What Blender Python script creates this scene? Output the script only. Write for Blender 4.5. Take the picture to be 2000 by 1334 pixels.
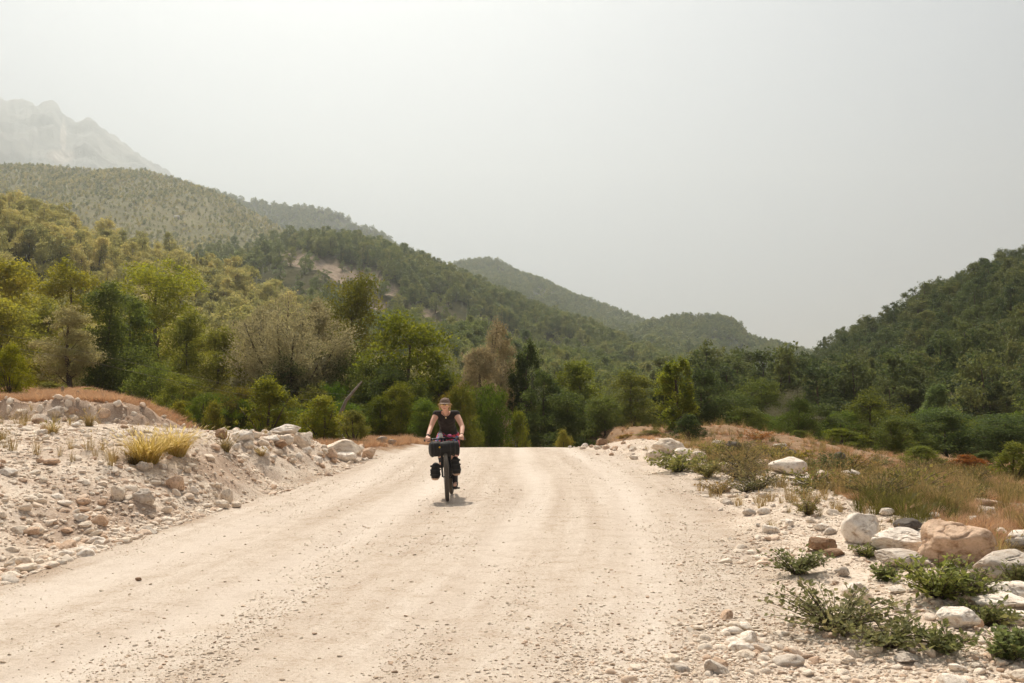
import bpy, math, random
import numpy as np
from mathutils import Vector, Matrix

for o in list(bpy.data.objects):
    bpy.data.objects.remove(o, do_unlink=True)
SC = bpy.context.scene
COL = SC.collection
rad = math.radians

# ------------------------------------------------------------------ camera
CAM_H, F, HORIZON = 1.6, 1944.4, 774.0
PITCH = math.atan((HORIZON - 667.0) / F)
cam_data = bpy.data.cameras.new('camera')
cam_data.sensor_width = 36.0
cam_data.lens = 35.0
cam_data.clip_start = 0.1
cam_data.clip_end = 30000.0
cam = bpy.data.objects.new('camera', cam_data)
COL.objects.link(cam)
cam.location = (0, 0, CAM_H)
cam.rotation_euler = (math.pi / 2 + PITCH, 0, 0)
SC.camera = cam

# ------------------------------------------------------------------ light
SUN_AZ, SUN_EL = rad(-14.0), rad(57.0)          # azimuth measured from +Y towards +X
SUN_DIR = Vector((math.sin(SUN_AZ) * math.cos(SUN_EL), math.cos(SUN_AZ) * math.cos(SUN_EL), math.sin(SUN_EL)))
world = bpy.data.worlds.new('World')
SC.world = world
world.use_nodes = True
wn, wl = world.node_tree.nodes, world.node_tree.links
wn.clear()
sky = wn.new('ShaderNodeTexSky')
sky.sky_type = 'NISHITA'
sky.sun_disc = False
sky.sun_elevation = SUN_EL
sky.sun_rotation = SUN_AZ
sky.altitude = 300
sky.air_density = 1.0
sky.dust_density = 0.8
sky.ozone_density = 1.0
hsv = wn.new('ShaderNodeHueSaturation')
hsv.inputs['Saturation'].default_value = 0.36
bg = wn.new('ShaderNodeBackground')
bg.inputs['Strength'].default_value = 0.05
wo = wn.new('ShaderNodeOutputWorld')
wl.new(sky.outputs[0], hsv.inputs['Color'])
wl.new(hsv.outputs[0], bg.inputs['Color'])
wl.new(bg.outputs[0], wo.inputs['Surface'])

sd = bpy.data.lights.new('sun', 'SUN')
sd.energy = 3.3
sd.angle = rad(0.53)
sd.color = (1.0, 0.915, 0.80)
sun = bpy.data.objects.new('sun', sd)
COL.objects.link(sun)
sun.rotation_euler = (-SUN_DIR).to_track_quat('-Z', 'Y').to_euler()

vs = SC.view_settings
SC.display_settings.display_device = 'sRGB'
vs.view_transform = 'Standard'
vs.look = 'None'
vs.exposure = 0.84
vs.gamma = 1.0
vs.use_curve_mapping = False
SC.render.engine = 'CYCLES'
cy = SC.cycles
cy.use_denoising = True
cy.max_bounces = 6
cy.diffuse_bounces = 3
cy.glossy_bounces = 2
cy.transmission_bounces = 4
cy.volume_bounces = 1
cy.transparent_max_bounces = 4
HAZE_DENSITY, HAZE_ANISO = 0.00030, 0.75

# ------------------------------------------------------------------ helpers
def ray(px, py):
    """photo pixel -> (X/Y, (Z-cam)/Y) slopes of the sight line"""
    cx, cyy = (px - 1000.0) / F, -(py - 667.0) / F
    c, s = math.cos(PITCH), math.sin(PITCH)
    fy = c - cyy * s
    return cx / fy, (s + cyy * c) / fy

def at(px, py, d):
    a, b = ray(px, py)
    return Vector((a * d, d, CAM_H + b * d))

def project(x, y, z):
    c, s = math.cos(PITCH), math.sin(PITCH)
    dz = z - CAM_H
    f = y * c + dz * s
    return 1000.0 + F * x / f, 667.0 - F * (dz * c - y * s) / f

def smooth(a, b, x):
    t = np.clip((np.asarray(x, float) - a) / (b - a), 0, 1)
    return t * t * (3 - 2 * t)

def hash2(ix, iy, seed):
    h = (ix.astype(np.int64) * 374761393 + iy.astype(np.int64) * 668265263 + seed * 1274126177) & 0xFFFFFFFF
    h = ((h ^ (h >> 13)) * 1274126177) & 0xFFFFFFFF
    return ((h ^ (h >> 16)) & 0xFFFF) / 65535.0

def vnoise(x, y, seed=0):
    x = np.asarray(x, float); y = np.asarray(y, float)
    ix, iy = np.floor(x), np.floor(y)
    fx, fy = x - ix, y - iy
    fx = fx * fx * fx * (fx * (fx * 6 - 15) + 10); fy = fy * fy * fy * (fy * (fy * 6 - 15) + 10)
    a = hash2(ix, iy, seed); b = hash2(ix + 1, iy, seed)
    c = hash2(ix, iy + 1, seed); d = hash2(ix + 1, iy + 1, seed)
    return (a * (1 - fx) + b * fx) * (1 - fy) + (c * (1 - fx) + d * fx) * fy - 0.5

def fbm(x, y, scale, octs=4, seed=0, gain=0.5):
    v, amp = 0.0, 1.0
    x = np.asarray(x, float) / scale; y = np.asarray(y, float) / scale
    for o in range(octs):
        v = v + amp * vnoise(x + 17.3 * o, y - 9.1 * o, seed + o)
        x, y = x * 2.03 + 0.3 * y, y * 2.03 - 0.3 * x
        amp *= gain
    return v

def mesh_np(name, V, Fc, mats=(), attrs=None, shade=False, fmat=None):
    """V (n,3); Fc list of int arrays (m,k) with k corners each"""
    if not isinstance(Fc, (list, tuple)):
        Fc = [Fc]
    Fc = [np.asarray(f, np.int32) for f in Fc if len(f)]
    me = bpy.data.meshes.new(name)
    V = np.asarray(V, np.float32)
    me.vertices.add(len(V))
    me.vertices.foreach_set('co', V.ravel())
    nl = sum(f.size for f in Fc); npoly = sum(len(f) for f in Fc)
    me.loops.add(nl)
    me.loops.foreach_set('vertex_index', np.concatenate([f.ravel() for f in Fc]))
    me.polygons.add(npoly)
    tot = np.concatenate([np.full(len(f), f.shape[1], np.int32) for f in Fc])
    start = np.concatenate([[0], np.cumsum(tot)[:-1]]).astype(np.int32)
    me.polygons.foreach_set('loop_start', start)
    me.polygons.foreach_set('loop_total', tot)
    if shade:
        me.polygons.foreach_set('use_smooth', np.ones(npoly, bool))
    if fmat is not None:
        me.polygons.foreach_set('material_index', np.asarray(fmat, np.int32))
    for m in mats:
        me.materials.append(m)
    for k, a in (attrs or {}).items():
        at_ = me.attributes.new(k, 'FLOAT', 'POINT')
        at_.data.foreach_set('value', np.asarray(a, np.float32))
    me.update(calc_edges=True)
    me.validate()
    return me

def obj(name, me, parent=None, loc=None, rot=None, scale=None, color=None, link=True):
    o = bpy.data.objects.new(name, me)
    if link:
        COL.objects.link(o)
    if parent is not None:
        o.parent = parent
    if loc is not None: o.location = loc
    if rot is not None: o.rotation_euler = rot
    if scale is not None: o.scale = scale
    if color is not None: o.color = (*color, 1)
    return o

def empty(name, loc=(0, 0, 0), rot=(0, 0, 0)):
    o = obj(name, None, loc=loc, rot=rot)
    o.empty_display_size = 0.2
    return o

def tag(o, label=None, cat=None, group=None, kind=None):
    if label: o['label'] = label
    if cat: o['category'] = cat
    if group: o['group'] = group
    if kind: o['kind'] = kind
    return o

class MB:
    """collects shapes into one mesh"""
    def __init__(s):
        s.V, s.F3, s.F4, s.n = [], [], [], 0
    def add(s, V, F3=None, F4=None):
        V = np.asarray(V, float).reshape(-1, 3)
        if F3 is not None and len(F3): s.F3.append(np.asarray(F3) + s.n)
        if F4 is not None and len(F4): s.F4.append(np.asarray(F4) + s.n)
        s.V.append(V); s.n += len(V)
        return s
    def tube(s, pts, radii, n=8, cap=True):
        pts = np.asarray(pts, float)
        radii = np.broadcast_to(np.asarray(radii, float), (len(pts),))
        T = np.gradient(pts, axis=0)
        T /= np.linalg.norm(T, axis=1)[:, None] + 1e-9
        ref = np.array([0, 0, 1.0]) if abs(T[0][2]) < 0.9 else np.array([1.0, 0, 0])
        N = np.cross(T[0], ref); N /= np.linalg.norm(N)
        rings = []
        a = np.arange(n) * 2 * math.pi / n
        for i in range(len(pts)):
            N = N - T[i] * N.dot(T[i]); N /= np.linalg.norm(N) + 1e-9
            B = np.cross(T[i], N)
            rings.append(pts[i] + radii[i] * (np.cos(a)[:, None] * N + np.sin(a)[:, None] * B))
        V = np.concatenate(rings)
        F4 = []
        for i in range(len(pts) - 1):
            for k in range(n):
                k2 = (k + 1) % n
                F4.append((i * n + k, i * n + k2, (i + 1) * n + k2, (i + 1) * n + k))
        F3 = []
        if cap:
            V = np.concatenate([V, pts[:1], pts[-1:]])
            c0, c1, L = len(V) - 2, len(V) - 1, (len(pts) - 1) * n
            for k in range(n):
                k2 = (k + 1) % n
                F3.append((c0, k2, k)); F3.append((c1, L + k, L + k2))
        return s.add(V, F3, F4)
    def box(s, c, size, R=None):
        sx, sy, sz = [q / 2 for q in size]
        V = np.array([(x, y, z) for x in (-sx, sx) for y in (-sy, sy) for z in (-sz, sz)])
        if R is not None: V = V @ np.asarray(R).T
        return s.add(V + np.asarray(c), None, [(0, 1, 3, 2), (4, 6, 7, 5), (0, 4, 5, 1), (2, 3, 7, 6), (0, 2, 6, 4), (1, 5, 7, 3)])
    def ball(s, c, r, sub=2, R=None):
        V, Fx = ICO[sub]
        V = V * np.asarray(r, float)
        if R is not None: V = V @ np.asarray(R).T
        return s.add(V + np.asarray(c), Fx)
    def lathe(s, prof, n=24, axis=0, c=(0, 0, 0)):
        """prof: (t, r) along the axis"""
        V, F4 = [], []
        a = np.arange(n) * 2 * math.pi / n
        for t, r in prof:
            P = np.zeros((n, 3)); P[:, axis] = t
            P[:, (axis + 1) % 3] = r * np.cos(a); P[:, (axis + 2) % 3] = r * np.sin(a)
            V.append(P)
        for i in range(len(prof) - 1):
            for k in range(n):
                k2 = (k + 1) % n
                F4.append((i * n + k, i * n + k2, (i + 1) * n + k2, (i + 1) * n + k))
        return s.add(np.concatenate(V) + np.asarray(c, float), None, F4)
    def xf(s, M):
        M = np.asarray(M)
        s.V = [v @ M[:3, :3].T + M[:3, 3] for v in s.V]
        return s
    def mesh(s, name, mat, shade=True):
        fs = []
        if s.F3: fs.append(np.concatenate(s.F3))
        if s.F4: fs.append(np.concatenate(s.F4))
        return mesh_np(name, np.concatenate(s.V), fs, [mat] if mat else [], shade=shade)
    def build(s, name, mat, parent=None, shade=True, **k):
        return obj(name, s.mesh(name, mat, shade), parent, **k)

def _ico():
    t = (1 + 5 ** 0.5) / 2
    V = np.array([(-1, t, 0), (1, t, 0), (-1, -t, 0), (1, -t, 0), (0, -1, t), (0, 1, t), (0, -1, -t), (0, 1, -t), (t, 0, -1), (t, 0, 1), (-t, 0, -1), (-t, 0, 1)], float)
    V /= np.linalg.norm(V[0])
    Fx = np.array([(0, 11, 5), (0, 5, 1), (0, 1, 7), (0, 7, 10), (0, 10, 11), (1, 5, 9), (5, 11, 4), (11, 10, 2), (10, 7, 6), (7, 1, 8), (3, 9, 4), (3, 4, 2), (3, 2, 6), (3, 6, 8), (3, 8, 9), (4, 9, 5), (2, 4, 11), (6, 2, 10), (8, 6, 7), (9, 8, 1)])
    out = [(V, Fx)]
    for _ in range(5):
        cache, nv, nf = {}, [tuple(v) for v in V], []
        def mid(a, b):
            k = (min(a, b), max(a, b))
            if k not in cache:
                m = (np.array(nv[a]) + np.array(nv[b])); m /= np.linalg.norm(m)
                nv.append(tuple(m)); cache[k] = len(nv) - 1
            return cache[k]
        for a, b, c in Fx:
            x, y, z = mid(a, b), mid(b, c), mid(c, a)
            nf += [(a, x, z), (b, y, x), (c, z, y), (x, y, z)]
        V, Fx = np.array(nv), np.array(nf)
        out.append((V, Fx))
    return out
ICO = _ico()

# ------------------------------------------------------------------ materials
def new_mat(name):
    m = bpy.data.materials.new(name)
    m.use_nodes = True
    m.node_tree.nodes.clear()
    return m, m.node_tree.nodes, m.node_tree.links

def plain(name, col, rough=0.7, metal=0.0, noise=0.0, nscale=20.0, bump=0.0, spec=0.3):
    m, n, l = new_mat(name)
    out = n.new('ShaderNodeOutputMaterial'); b = n.new('ShaderNodeBsdfPrincipled')
    l.new(b.outputs[0], out.inputs[0])
    b.inputs['Base Color'].default_value = (*col, 1)
    b.inputs['Roughness'].default_value = rough
    b.inputs['Metallic'].default_value = metal
    b.inputs['Specular IOR Level'].default_value = spec
    if noise or bump:
        tc = n.new('ShaderNodeTexCoord'); nz = n.new('ShaderNodeTexNoise')
        nz.inputs['Scale'].default_value = nscale; nz.inputs['Detail'].default_value = 5
        l.new(tc.outputs['Object'], nz.inputs['Vector'])
        if noise:
            mx = n.new('ShaderNodeMix'); mx.data_type = 'RGBA'
            mx.inputs['A'].default_value = (*[c * (1 - noise) for c in col], 1)
            mx.inputs['B'].default_value = (*[min(1, c * (1 + noise)) for c in col], 1)
            l.new(nz.outputs['Fac'], mx.inputs['Factor']); l.new(mx.outputs['Result'], b.inputs['Base Color'])
        if bump:
            bp = n.new('ShaderNodeBump'); bp.inputs['Strength'].default_value = bump; bp.inputs['Distance'].default_value = 0.01
            l.new(nz.outputs['Fac'], bp.inputs['Height']); l.new(bp.outputs[0], b.inputs['Normal'])
    return m

def ramp(n, stops):
    r = n.new('ShaderNodeValToRGB')
    e = r.color_ramp.elements
    while len(e) < len(stops): e.new(0.5)
    for q, (p, c) in zip(e, stops):
        q.position = p; q.color = (*c, 1) if len(c) == 3 else c
    return r

def leaf_mat(name, stops, trans=0.45, rough=0.6, objcol=False, spread=0.35):
    """leaf colour = ramp over (per leaf tint + per object random)"""
    m, n, l = new_mat(name)
    out = n.new('ShaderNodeOutputMaterial')
    at_ = n.new('ShaderNodeAttribute'); at_.attribute_name = 'tint'
    oi = n.new('ShaderNodeObjectInfo')
    ma = n.new('ShaderNodeMath'); ma.operation = 'MULTIPLY_ADD'
    l.new(oi.outputs['Random'], ma.inputs[0]); ma.inputs[1].default_value = 1 - spread
    m2 = n.new('ShaderNodeMath'); m2.operation = 'MULTIPLY'; m2.inputs[1].default_value = spread
    l.new(at_.outputs['Fac'], m2.inputs[0]); l.new(m2.outputs[0], ma.inputs[2])
    r = ramp(n, stops); l.new(ma.outputs[0], r.inputs[0])
    colr = r.outputs[0]
    if objcol:
        mx = n.new('ShaderNodeMix'); mx.data_type = 'RGBA'; mx.blend_type = 'MULTIPLY'; mx.inputs['Factor'].default_value = 1
        l.new(colr, mx.inputs['A']); l.new(oi.outputs['Color'], mx.inputs['B']); colr = mx.outputs['Result']
    d = n.new('ShaderNodeBsdfPrincipled'); d.inputs['Roughness'].default_value = rough
    d.inputs['Specular IOR Level'].default_value = 0.08
    l.new(colr, d.inputs['Base Color'])
    t = n.new('ShaderNodeBsdfTranslucent')
    hs = n.new('ShaderNodeHueSaturation'); hs.inputs['Hue'].default_value = 0.49; hs.inputs['Saturation'].default_value = 1.15; hs.inputs['Value'].default_value = 1.5
    l.new(colr, hs.inputs['Color']); l.new(hs.outputs[0], t.inputs['Color'])
    mx = n.new('ShaderNodeMixShader'); mx.inputs[0].default_value = trans
    l.new(d.outputs[0], mx.inputs[1]); l.new(t.outputs[0], mx.inputs[2])
    l.new(mx.outputs[0], out.inputs[0])
    return m

def rock_mat(name, objcol=True, stops=None, scale=6.0, bump=0.35):
    m, n, l = new_mat(name)
    out = n.new('ShaderNodeOutputMaterial'); b = n.new('ShaderNodeBsdfPrincipled')
    l.new(b.outputs[0], out.inputs[0]); b.inputs['Roughness'].default_value = 0.9; b.inputs['Specular IOR Level'].default_value = 0.2
    oi = n.new('ShaderNodeObjectInfo'); tc = n.new('ShaderNodeTexCoord')
    n1 = n.new('ShaderNodeTexNoise'); n1.inputs['Scale'].default_value = scale; n1.inputs['Detail'].default_value = 8; n1.inputs['Roughness'].default_value = 0.65
    n2 = n.new('ShaderNodeTexNoise'); n2.inputs['Scale'].default_value = scale * 7; n2.inputs['Detail'].default_value = 6
    geo = n.new('ShaderNodeNewGeometry')
    vec = tc.outputs['Object']
    l.new(vec, n1.inputs['Vector']); l.new(vec, n2.inputs['Vector'])
    if objcol:
        base = oi.outputs['Color']
    else:
        r = ramp(n, stops); l.new(oi.outputs['Random'], r.inputs[0]); base = r.outputs[0]
    r1 = ramp(n, [(0.33, (0.50, 0.41, 0.33)), (0.43, (0.86, 0.81, 0.76)), (0.52, (1.0, 0.99, 0.97)), (0.68, (1.10, 1.09, 1.07))])
    l.new(n1.outputs['Fac'], r1.inputs[0])
    mx = n.new('ShaderNodeMix'); mx.data_type = 'RGBA'; mx.blend_type = 'MULTIPLY'; mx.inputs['Factor'].default_value = 1; mx.clamp_result = True
    l.new(base, mx.inputs['A']); l.new(r1.outputs[0], mx.inputs['B'])
    r2 = ramp(n, [(0.35, (0.72, 0.68, 0.62)), (0.55, (1, 1, 1))]); l.new(n2.outputs['Fac'], r2.inputs[0])
    mx2 = n.new('ShaderNodeMix'); mx2.data_type = 'RGBA'; mx2.blend_type = 'MULTIPLY'; mx2.inputs['Factor'].default_value = 0.5
    l.new(mx.outputs['Result'], mx2.inputs['A']); l.new(r2.outputs[0], mx2.inputs['B'])
    l.new(mx2.outputs['Result'], b.inputs['Base Color'])
    ad = n.new('ShaderNodeMath'); ad.operation = 'ADD'; l.new(n1.outputs['Fac'], ad.inputs[0])
    m3 = n.new('ShaderNodeMath'); m3.operation = 'MULTIPLY'; m3.inputs[1].default_value = 0.3; l.new(n2.outputs['Fac'], m3.inputs[0]); l.new(m3.outputs[0], ad.inputs[1])
    bp = n.new('ShaderNodeBump'); bp.inputs['Strength'].default_value = bump; bp.inputs['Distance'].default_value = 0.06
    l.new(ad.outputs[0], bp.inputs['Height']); l.new(bp.outputs[0], b.inputs['Normal'])
    return m

def terrain_mat():
    m, n, l = new_mat('terrain')
    out = n.new('ShaderNodeOutputMaterial'); b = n.new('ShaderNodeBsdfPrincipled')
    l.new(b.outputs[0], out.inputs[0]); b.inputs['Roughness'].default_value = 0.95; b.inputs['Specular IOR Level'].default_value = 0.1
    tc = n.new('ShaderNodeTexCoord')
    def noise(s, d=6, rough=0.6):
        q = n.new('ShaderNodeTexNoise'); q.inputs['Scale'].default_value = s; q.inputs['Detail'].default_value = d; q.inputs['Roughness'].default_value = rough
        l.new(tc.outputs['Object'], q.inputs['Vector']); return q
    def att(k):
        q = n.new('ShaderNodeAttribute'); q.attribute_name = k; return q.outputs['Fac']
    def mix(f, a, bb, mode='MIX'):
        q = n.new('ShaderNodeMix'); q.data_type = 'RGBA'; q.blend_type = mode
        if isinstance(f, (int, float)): q.inputs['Factor'].default_value = f
        else: l.new(f, q.inputs['Factor'])
        l.new(a, q.inputs['A']); l.new(bb, q.inputs['B']); return q.outputs['Result']
    nA, nB, nC, nD = noise(0.6, 5), noise(3.5, 7, 0.65), noise(28, 5, 0.7), noise(110, 3, 0.7)
    # soil and dry grass of the fields
    r1 = ramp(n, [(0.25, (0.20, 0.125, 0.075)), (0.5, (0.34, 0.22, 0.135)), (0.75, (0.44, 0.30, 0.19))]); l.new(nB.outputs['Fac'], r1.inputs[0])
    r1b = ramp(n, [(0.35, (0.75, 0.72, 0.65)), (0.65, (1, 1, 1))]); l.new(nC.outputs['Fac'], r1b.inputs[0])
    soil = mix(1.0, r1.outputs[0], r1b.outputs[0], 'MULTIPLY')
    # pale rubble and dust
    r2 = ramp(n, [(0.28, (0.48, 0.37, 0.28)), (0.45, (0.66, 0.55, 0.45)), (0.7, (0.75, 0.66, 0.56))]); l.new(nB.outputs['Fac'], r2.inputs[0])
    r2b = ramp(n, [(0.33, (0.62, 0.56, 0.50)), (0.5, (0.95, 0.93, 0.9)), (0.66, (1.1, 1.1, 1.1))]); l.new(nC.outputs['Fac'], r2b.inputs[0])
    rub = mix(1.0, r2.outputs[0], r2b.outputs[0], 'MULTIPLY')
    # brown earth of the cut faces
    r3 = ramp(n, [(0.3, (0.29, 0.185, 0.125)), (0.6, (0.46, 0.335, 0.245)), (0.8, (0.60, 0.48, 0.38))]); l.new(nC.outputs['Fac'], r3.inputs[0])
    # compacted road dust with drawn-out wheel streaks
    cx = n.new('ShaderNodeCombineXYZ'); sx = n.new('ShaderNodeSeparateXYZ'); l.new(tc.outputs['Object'], sx.inputs[0])
    my = n.new('ShaderNodeMath'); my.operation = 'MULTIPLY'; my.inputs[1].default_value = 0.10; l.new(sx.outputs['Y'], my.inputs[0])
    mu = n.new('ShaderNodeMath'); mu.operation = 'MULTIPLY'; mu.inputs[1].default_value = 2.2; l.new(att('across'), mu.inputs[0])
    l.new(mu.outputs[0], cx.inputs['X']); l.new(my.outputs[0], cx.inputs['Y'])
    st = n.new('ShaderNodeTexNoise'); st.inputs['Scale'].default_value = 1.0; st.inputs['Detail'].default_value = 8; st.inputs['Roughness'].default_value = 0.62; l.new(cx.outputs[0], st.inputs['Vector'])
    r4 = ramp(n, [(0.30, (0.50, 0.405, 0.325)), (0.5, (0.60, 0.51, 0.425)), (0.70, (0.69, 0.61, 0.53))]); l.new(st.outputs['Fac'], r4.inputs[0])
    r4b = ramp(n, [(0.30, (0.62, 0.55, 0.49)), (0.44, (0.94, 0.93, 0.91)), (0.56, (1.0, 1.0, 1.0)), (0.72, (1.10, 1.10, 1.10))]); l.new(nD.outputs['Fac'], r4b.inputs[0])
    r4c = ramp(n, [(0.32, (0.84, 0.79, 0.74)), (0.52, (1.0, 1.0, 1.0))]); l.new(nB.outputs['Fac'], r4c.inputs[0])
    r4d = ramp(n, [(0.34, (0.80, 0.75, 0.69)), (0.50, (1.0, 1.0, 1.0))]); l.new(nC.outputs['Fac'], r4d.inputs[0])
    road = mix(1.0, mix(1.0, mix(1.0, r4.outputs[0], r4b.outputs[0], 'MULTIPLY'), r4c.outputs[0], 'MULTIPLY'), r4d.outputs[0], 'MULTIPLY')
    trk = n.new('ShaderNodeMix'); trk.data_type = 'RGBA'; trk.inputs['B'].default_value = (0.70, 0.615, 0.53, 1)
    mt = n.new('ShaderNodeMath'); mt.operation = 'MULTIPLY'; mt.inputs[1].default_value = 0.6; l.new(att('track'), mt.inputs[0]); l.new(mt.outputs[0], trk.inputs['Factor']); l.new(road, trk.inputs['A'])
    road = trk.outputs['Result']
    c = mix(att('rub'), soil, rub)
    c = mix(att('dirt'), c, r3.outputs[0])
    c = mix(att('road'), c, road)
    l.new(c, b.inputs['Base Color'])
    ad = n.new('ShaderNodeMath'); ad.operation = 'MULTIPLY_ADD'; ad.inputs[1].default_value = 0.35
    l.new(nD.outputs['Fac'], ad.inputs[0]); l.new(nC.outputs['Fac'], ad.inputs[2])
    bp = n.new('ShaderNodeBump'); bp.inputs['Strength'].default_value = 0.5; bp.inputs['Distance'].default_value = 0.03
    l.new(ad.outputs[0], bp.inputs['Height']); l.new(bp.outputs[0], b.inputs['Normal'])
    return m

def hill_mat(name, green, dry, bare, scale):
    m, n, l = new_mat(name)
    out = n.new('ShaderNodeOutputMaterial'); b = n.new('ShaderNodeBsdfPrincipled')
    l.new(b.outputs[0], out.inputs[0]); b.inputs['Roughness'].default_value = 1.0; b.inputs['Specular IOR Level'].default_value = 0.05
    tc = n.new('ShaderNodeTexCoord')
    n1 = n.new('ShaderNodeTexNoise'); n1.inputs['Scale'].default_value = scale; n1.inputs['Detail'].default_value = 8; n1.inputs['Roughness'].default_value = 0.65
    l.new(tc.outputs['Object'], n1.inputs['Vector'])
    n2 = n.new('ShaderNodeTexNoise'); n2.inputs['Scale'].default_value = scale * 6; n2.inputs['Detail'].default_value = 6; n2.inputs['Roughness'].default_value = 0.7
    l.new(tc.outputs['Object'], n2.inputs['Vector'])
    r = ramp(n, [(0.35, green), (0.62, dry)]); l.new(n1.outputs['Fac'], r.inputs[0])
    r2 = ramp(n, [(0.3, tuple(x * 0.55 for x in bare)), (0.55, bare), (0.75, tuple(min(0.8, x * 1.45) for x in bare))]); l.new(n2.outputs['Fac'], r2.inputs[0])
    at_ = n.new('ShaderNodeAttribute'); at_.attribute_name = 'bare'
    mx = n.new('ShaderNodeMix'); mx.data_type = 'RGBA'
    l.new(at_.outputs['Fac'], mx.inputs['Factor']); l.new(r.outputs[0], mx.inputs['A']); l.new(r2.outputs[0], mx.inputs['B'])
    l.new(mx.outputs['Result'], b.inputs['Base Color'])
    bp = n.new('ShaderNodeBump'); bp.inputs['Strength'].default_value = 0.8; bp.inputs['Distance'].default_value = 0.6 / scale * 0.1
    l.new(n2.outputs['Fac'], bp.inputs['Height']); l.new(bp.outputs[0], b.inputs['Normal'])
    return m

M = {}
M['terrain'] = terrain_mat()
M['bark'] = plain('bark', (0.10, 0.075, 0.05), 0.9, noise=0.5, nscale=9, bump=0.4)
M['bark_pale'] = plain('bark_pale', (0.22, 0.18, 0.14), 0.9, noise=0.4, nscale=9, bump=0.4)
M['rock'] = rock_mat('limestone')
M['pebble'] = rock_mat('pebble', False, [(0.0, (0.80, 0.69, 0.58)), (0.5, (0.86, 0.77, 0.66)), (0.78, (0.78, 0.62, 0.49)), (0.93, (0.62, 0.45, 0.33)), (1.0, (0.46, 0.35, 0.27))], 20, 0.25)
M['grit'] = rock_mat('grit', False, [(0.0, (0.76, 0.66, 0.56)), (0.5, (0.68, 0.57, 0.46)), (0.85, (0.60, 0.48, 0.37)), (1.0, (0.44, 0.33, 0.24))], 30, 0.2)
M['leaf_olive'] = leaf_mat('leaf_olive', [(0.0, (0.088, 0.115, 0.036)), (0.5, (0.18, 0.205, 0.058)), (1.0, (0.30, 0.295, 0.09))], 0.45, objcol=True, spread=0.6)
M['leaf_willow'] = leaf_mat('leaf_willow', [(0.0, (0.23, 0.215, 0.14)), (0.5, (0.38, 0.355, 0.235)), (1.0, (0.52, 0.485, 0.34))], 0.4, objcol=True, spread=0.6)
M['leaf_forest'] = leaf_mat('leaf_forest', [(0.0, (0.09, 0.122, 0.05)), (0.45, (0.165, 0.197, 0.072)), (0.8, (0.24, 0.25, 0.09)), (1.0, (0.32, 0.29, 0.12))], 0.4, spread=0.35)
M['leaf_dark'] = leaf_mat('leaf_dark', [(0.0, (0.05, 0.076, 0.032)), (0.45, (0.10, 0.127, 0.046)), (0.8, (0.15, 0.166, 0.06)), (1.0, (0.22, 0.20, 0.075))], 0.36, spread=0.35)
M['leaf_slope_glare'] = leaf_mat('leaf_slope_glare', [(0.0, (0.19, 0.20, 0.085)), (0.45, (0.36, 0.345, 0.135)), (0.8, (0.50, 0.445, 0.18)), (1.0, (0.61, 0.515, 0.23))], 0.42, spread=0.35)  # haze veil and lens glare on the left put into the leaf colour
M['leaf_plant'] = leaf_mat('leaf_plant', [(0.0, (0.11, 0.12, 0.055)), (0.6, (0.21, 0.21, 0.105)), (1.0, (0.33, 0.29, 0.16))], 0.4, objcol=True, spread=0.75)
M['grass_dry'] = leaf_mat('grass_dry', [(0.0, (0.16, 0.13, 0.055)), (0.4, (0.25, 0.19, 0.085)), (0.75, (0.36, 0.27, 0.13)), (1.0, (0.20, 0.19, 0.075))], 0.4, spread=0.4)
M['grass_red'] = leaf_mat('grass_red', [(0.0, (0.33, 0.205, 0.12)), (0.5, (0.46, 0.30, 0.175)), (1.0, (0.56, 0.40, 0.24))], 0.35, spread=0.4)

# ------------------------------------------------------------------ near terrain
def XL(y): return np.interp(y, [0, 5, 8.7, 13.8, 16.7, 20.6, 26.8, 32, 40], [-4.7, -4.6, -4.5, -4.25, -3.95, -3.8, -3.6, -3.2, -2.2])
def XR(y): return np.interp(y, [0, 5.5, 7.3, 11.3, 16, 20, 26, 33, 45], [0.7, 1.1, 1.9, 2.7, 3.1, 3.15, 2.9, 2.2, 2.0])

TRACKS = (-2.55, -1.05, 0.75, 2.25)
def track_w(x, y):
    """compacted wheel lanes along the road"""
    u = x - (XL(y) + XR(y)) / 2 + 0.12 * vnoise(y / 9.0, 0 * y, 77)
    w = 0.0
    for i, t in enumerate(TRACKS):
        w = np.maximum(w, np.exp(-((u - t) / 0.32) ** 2) * (0.65 + 0.7 * vnoise(y / 4.0, 0 * y + i, 78)))
    return np.clip(w, 0, 1)

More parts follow.
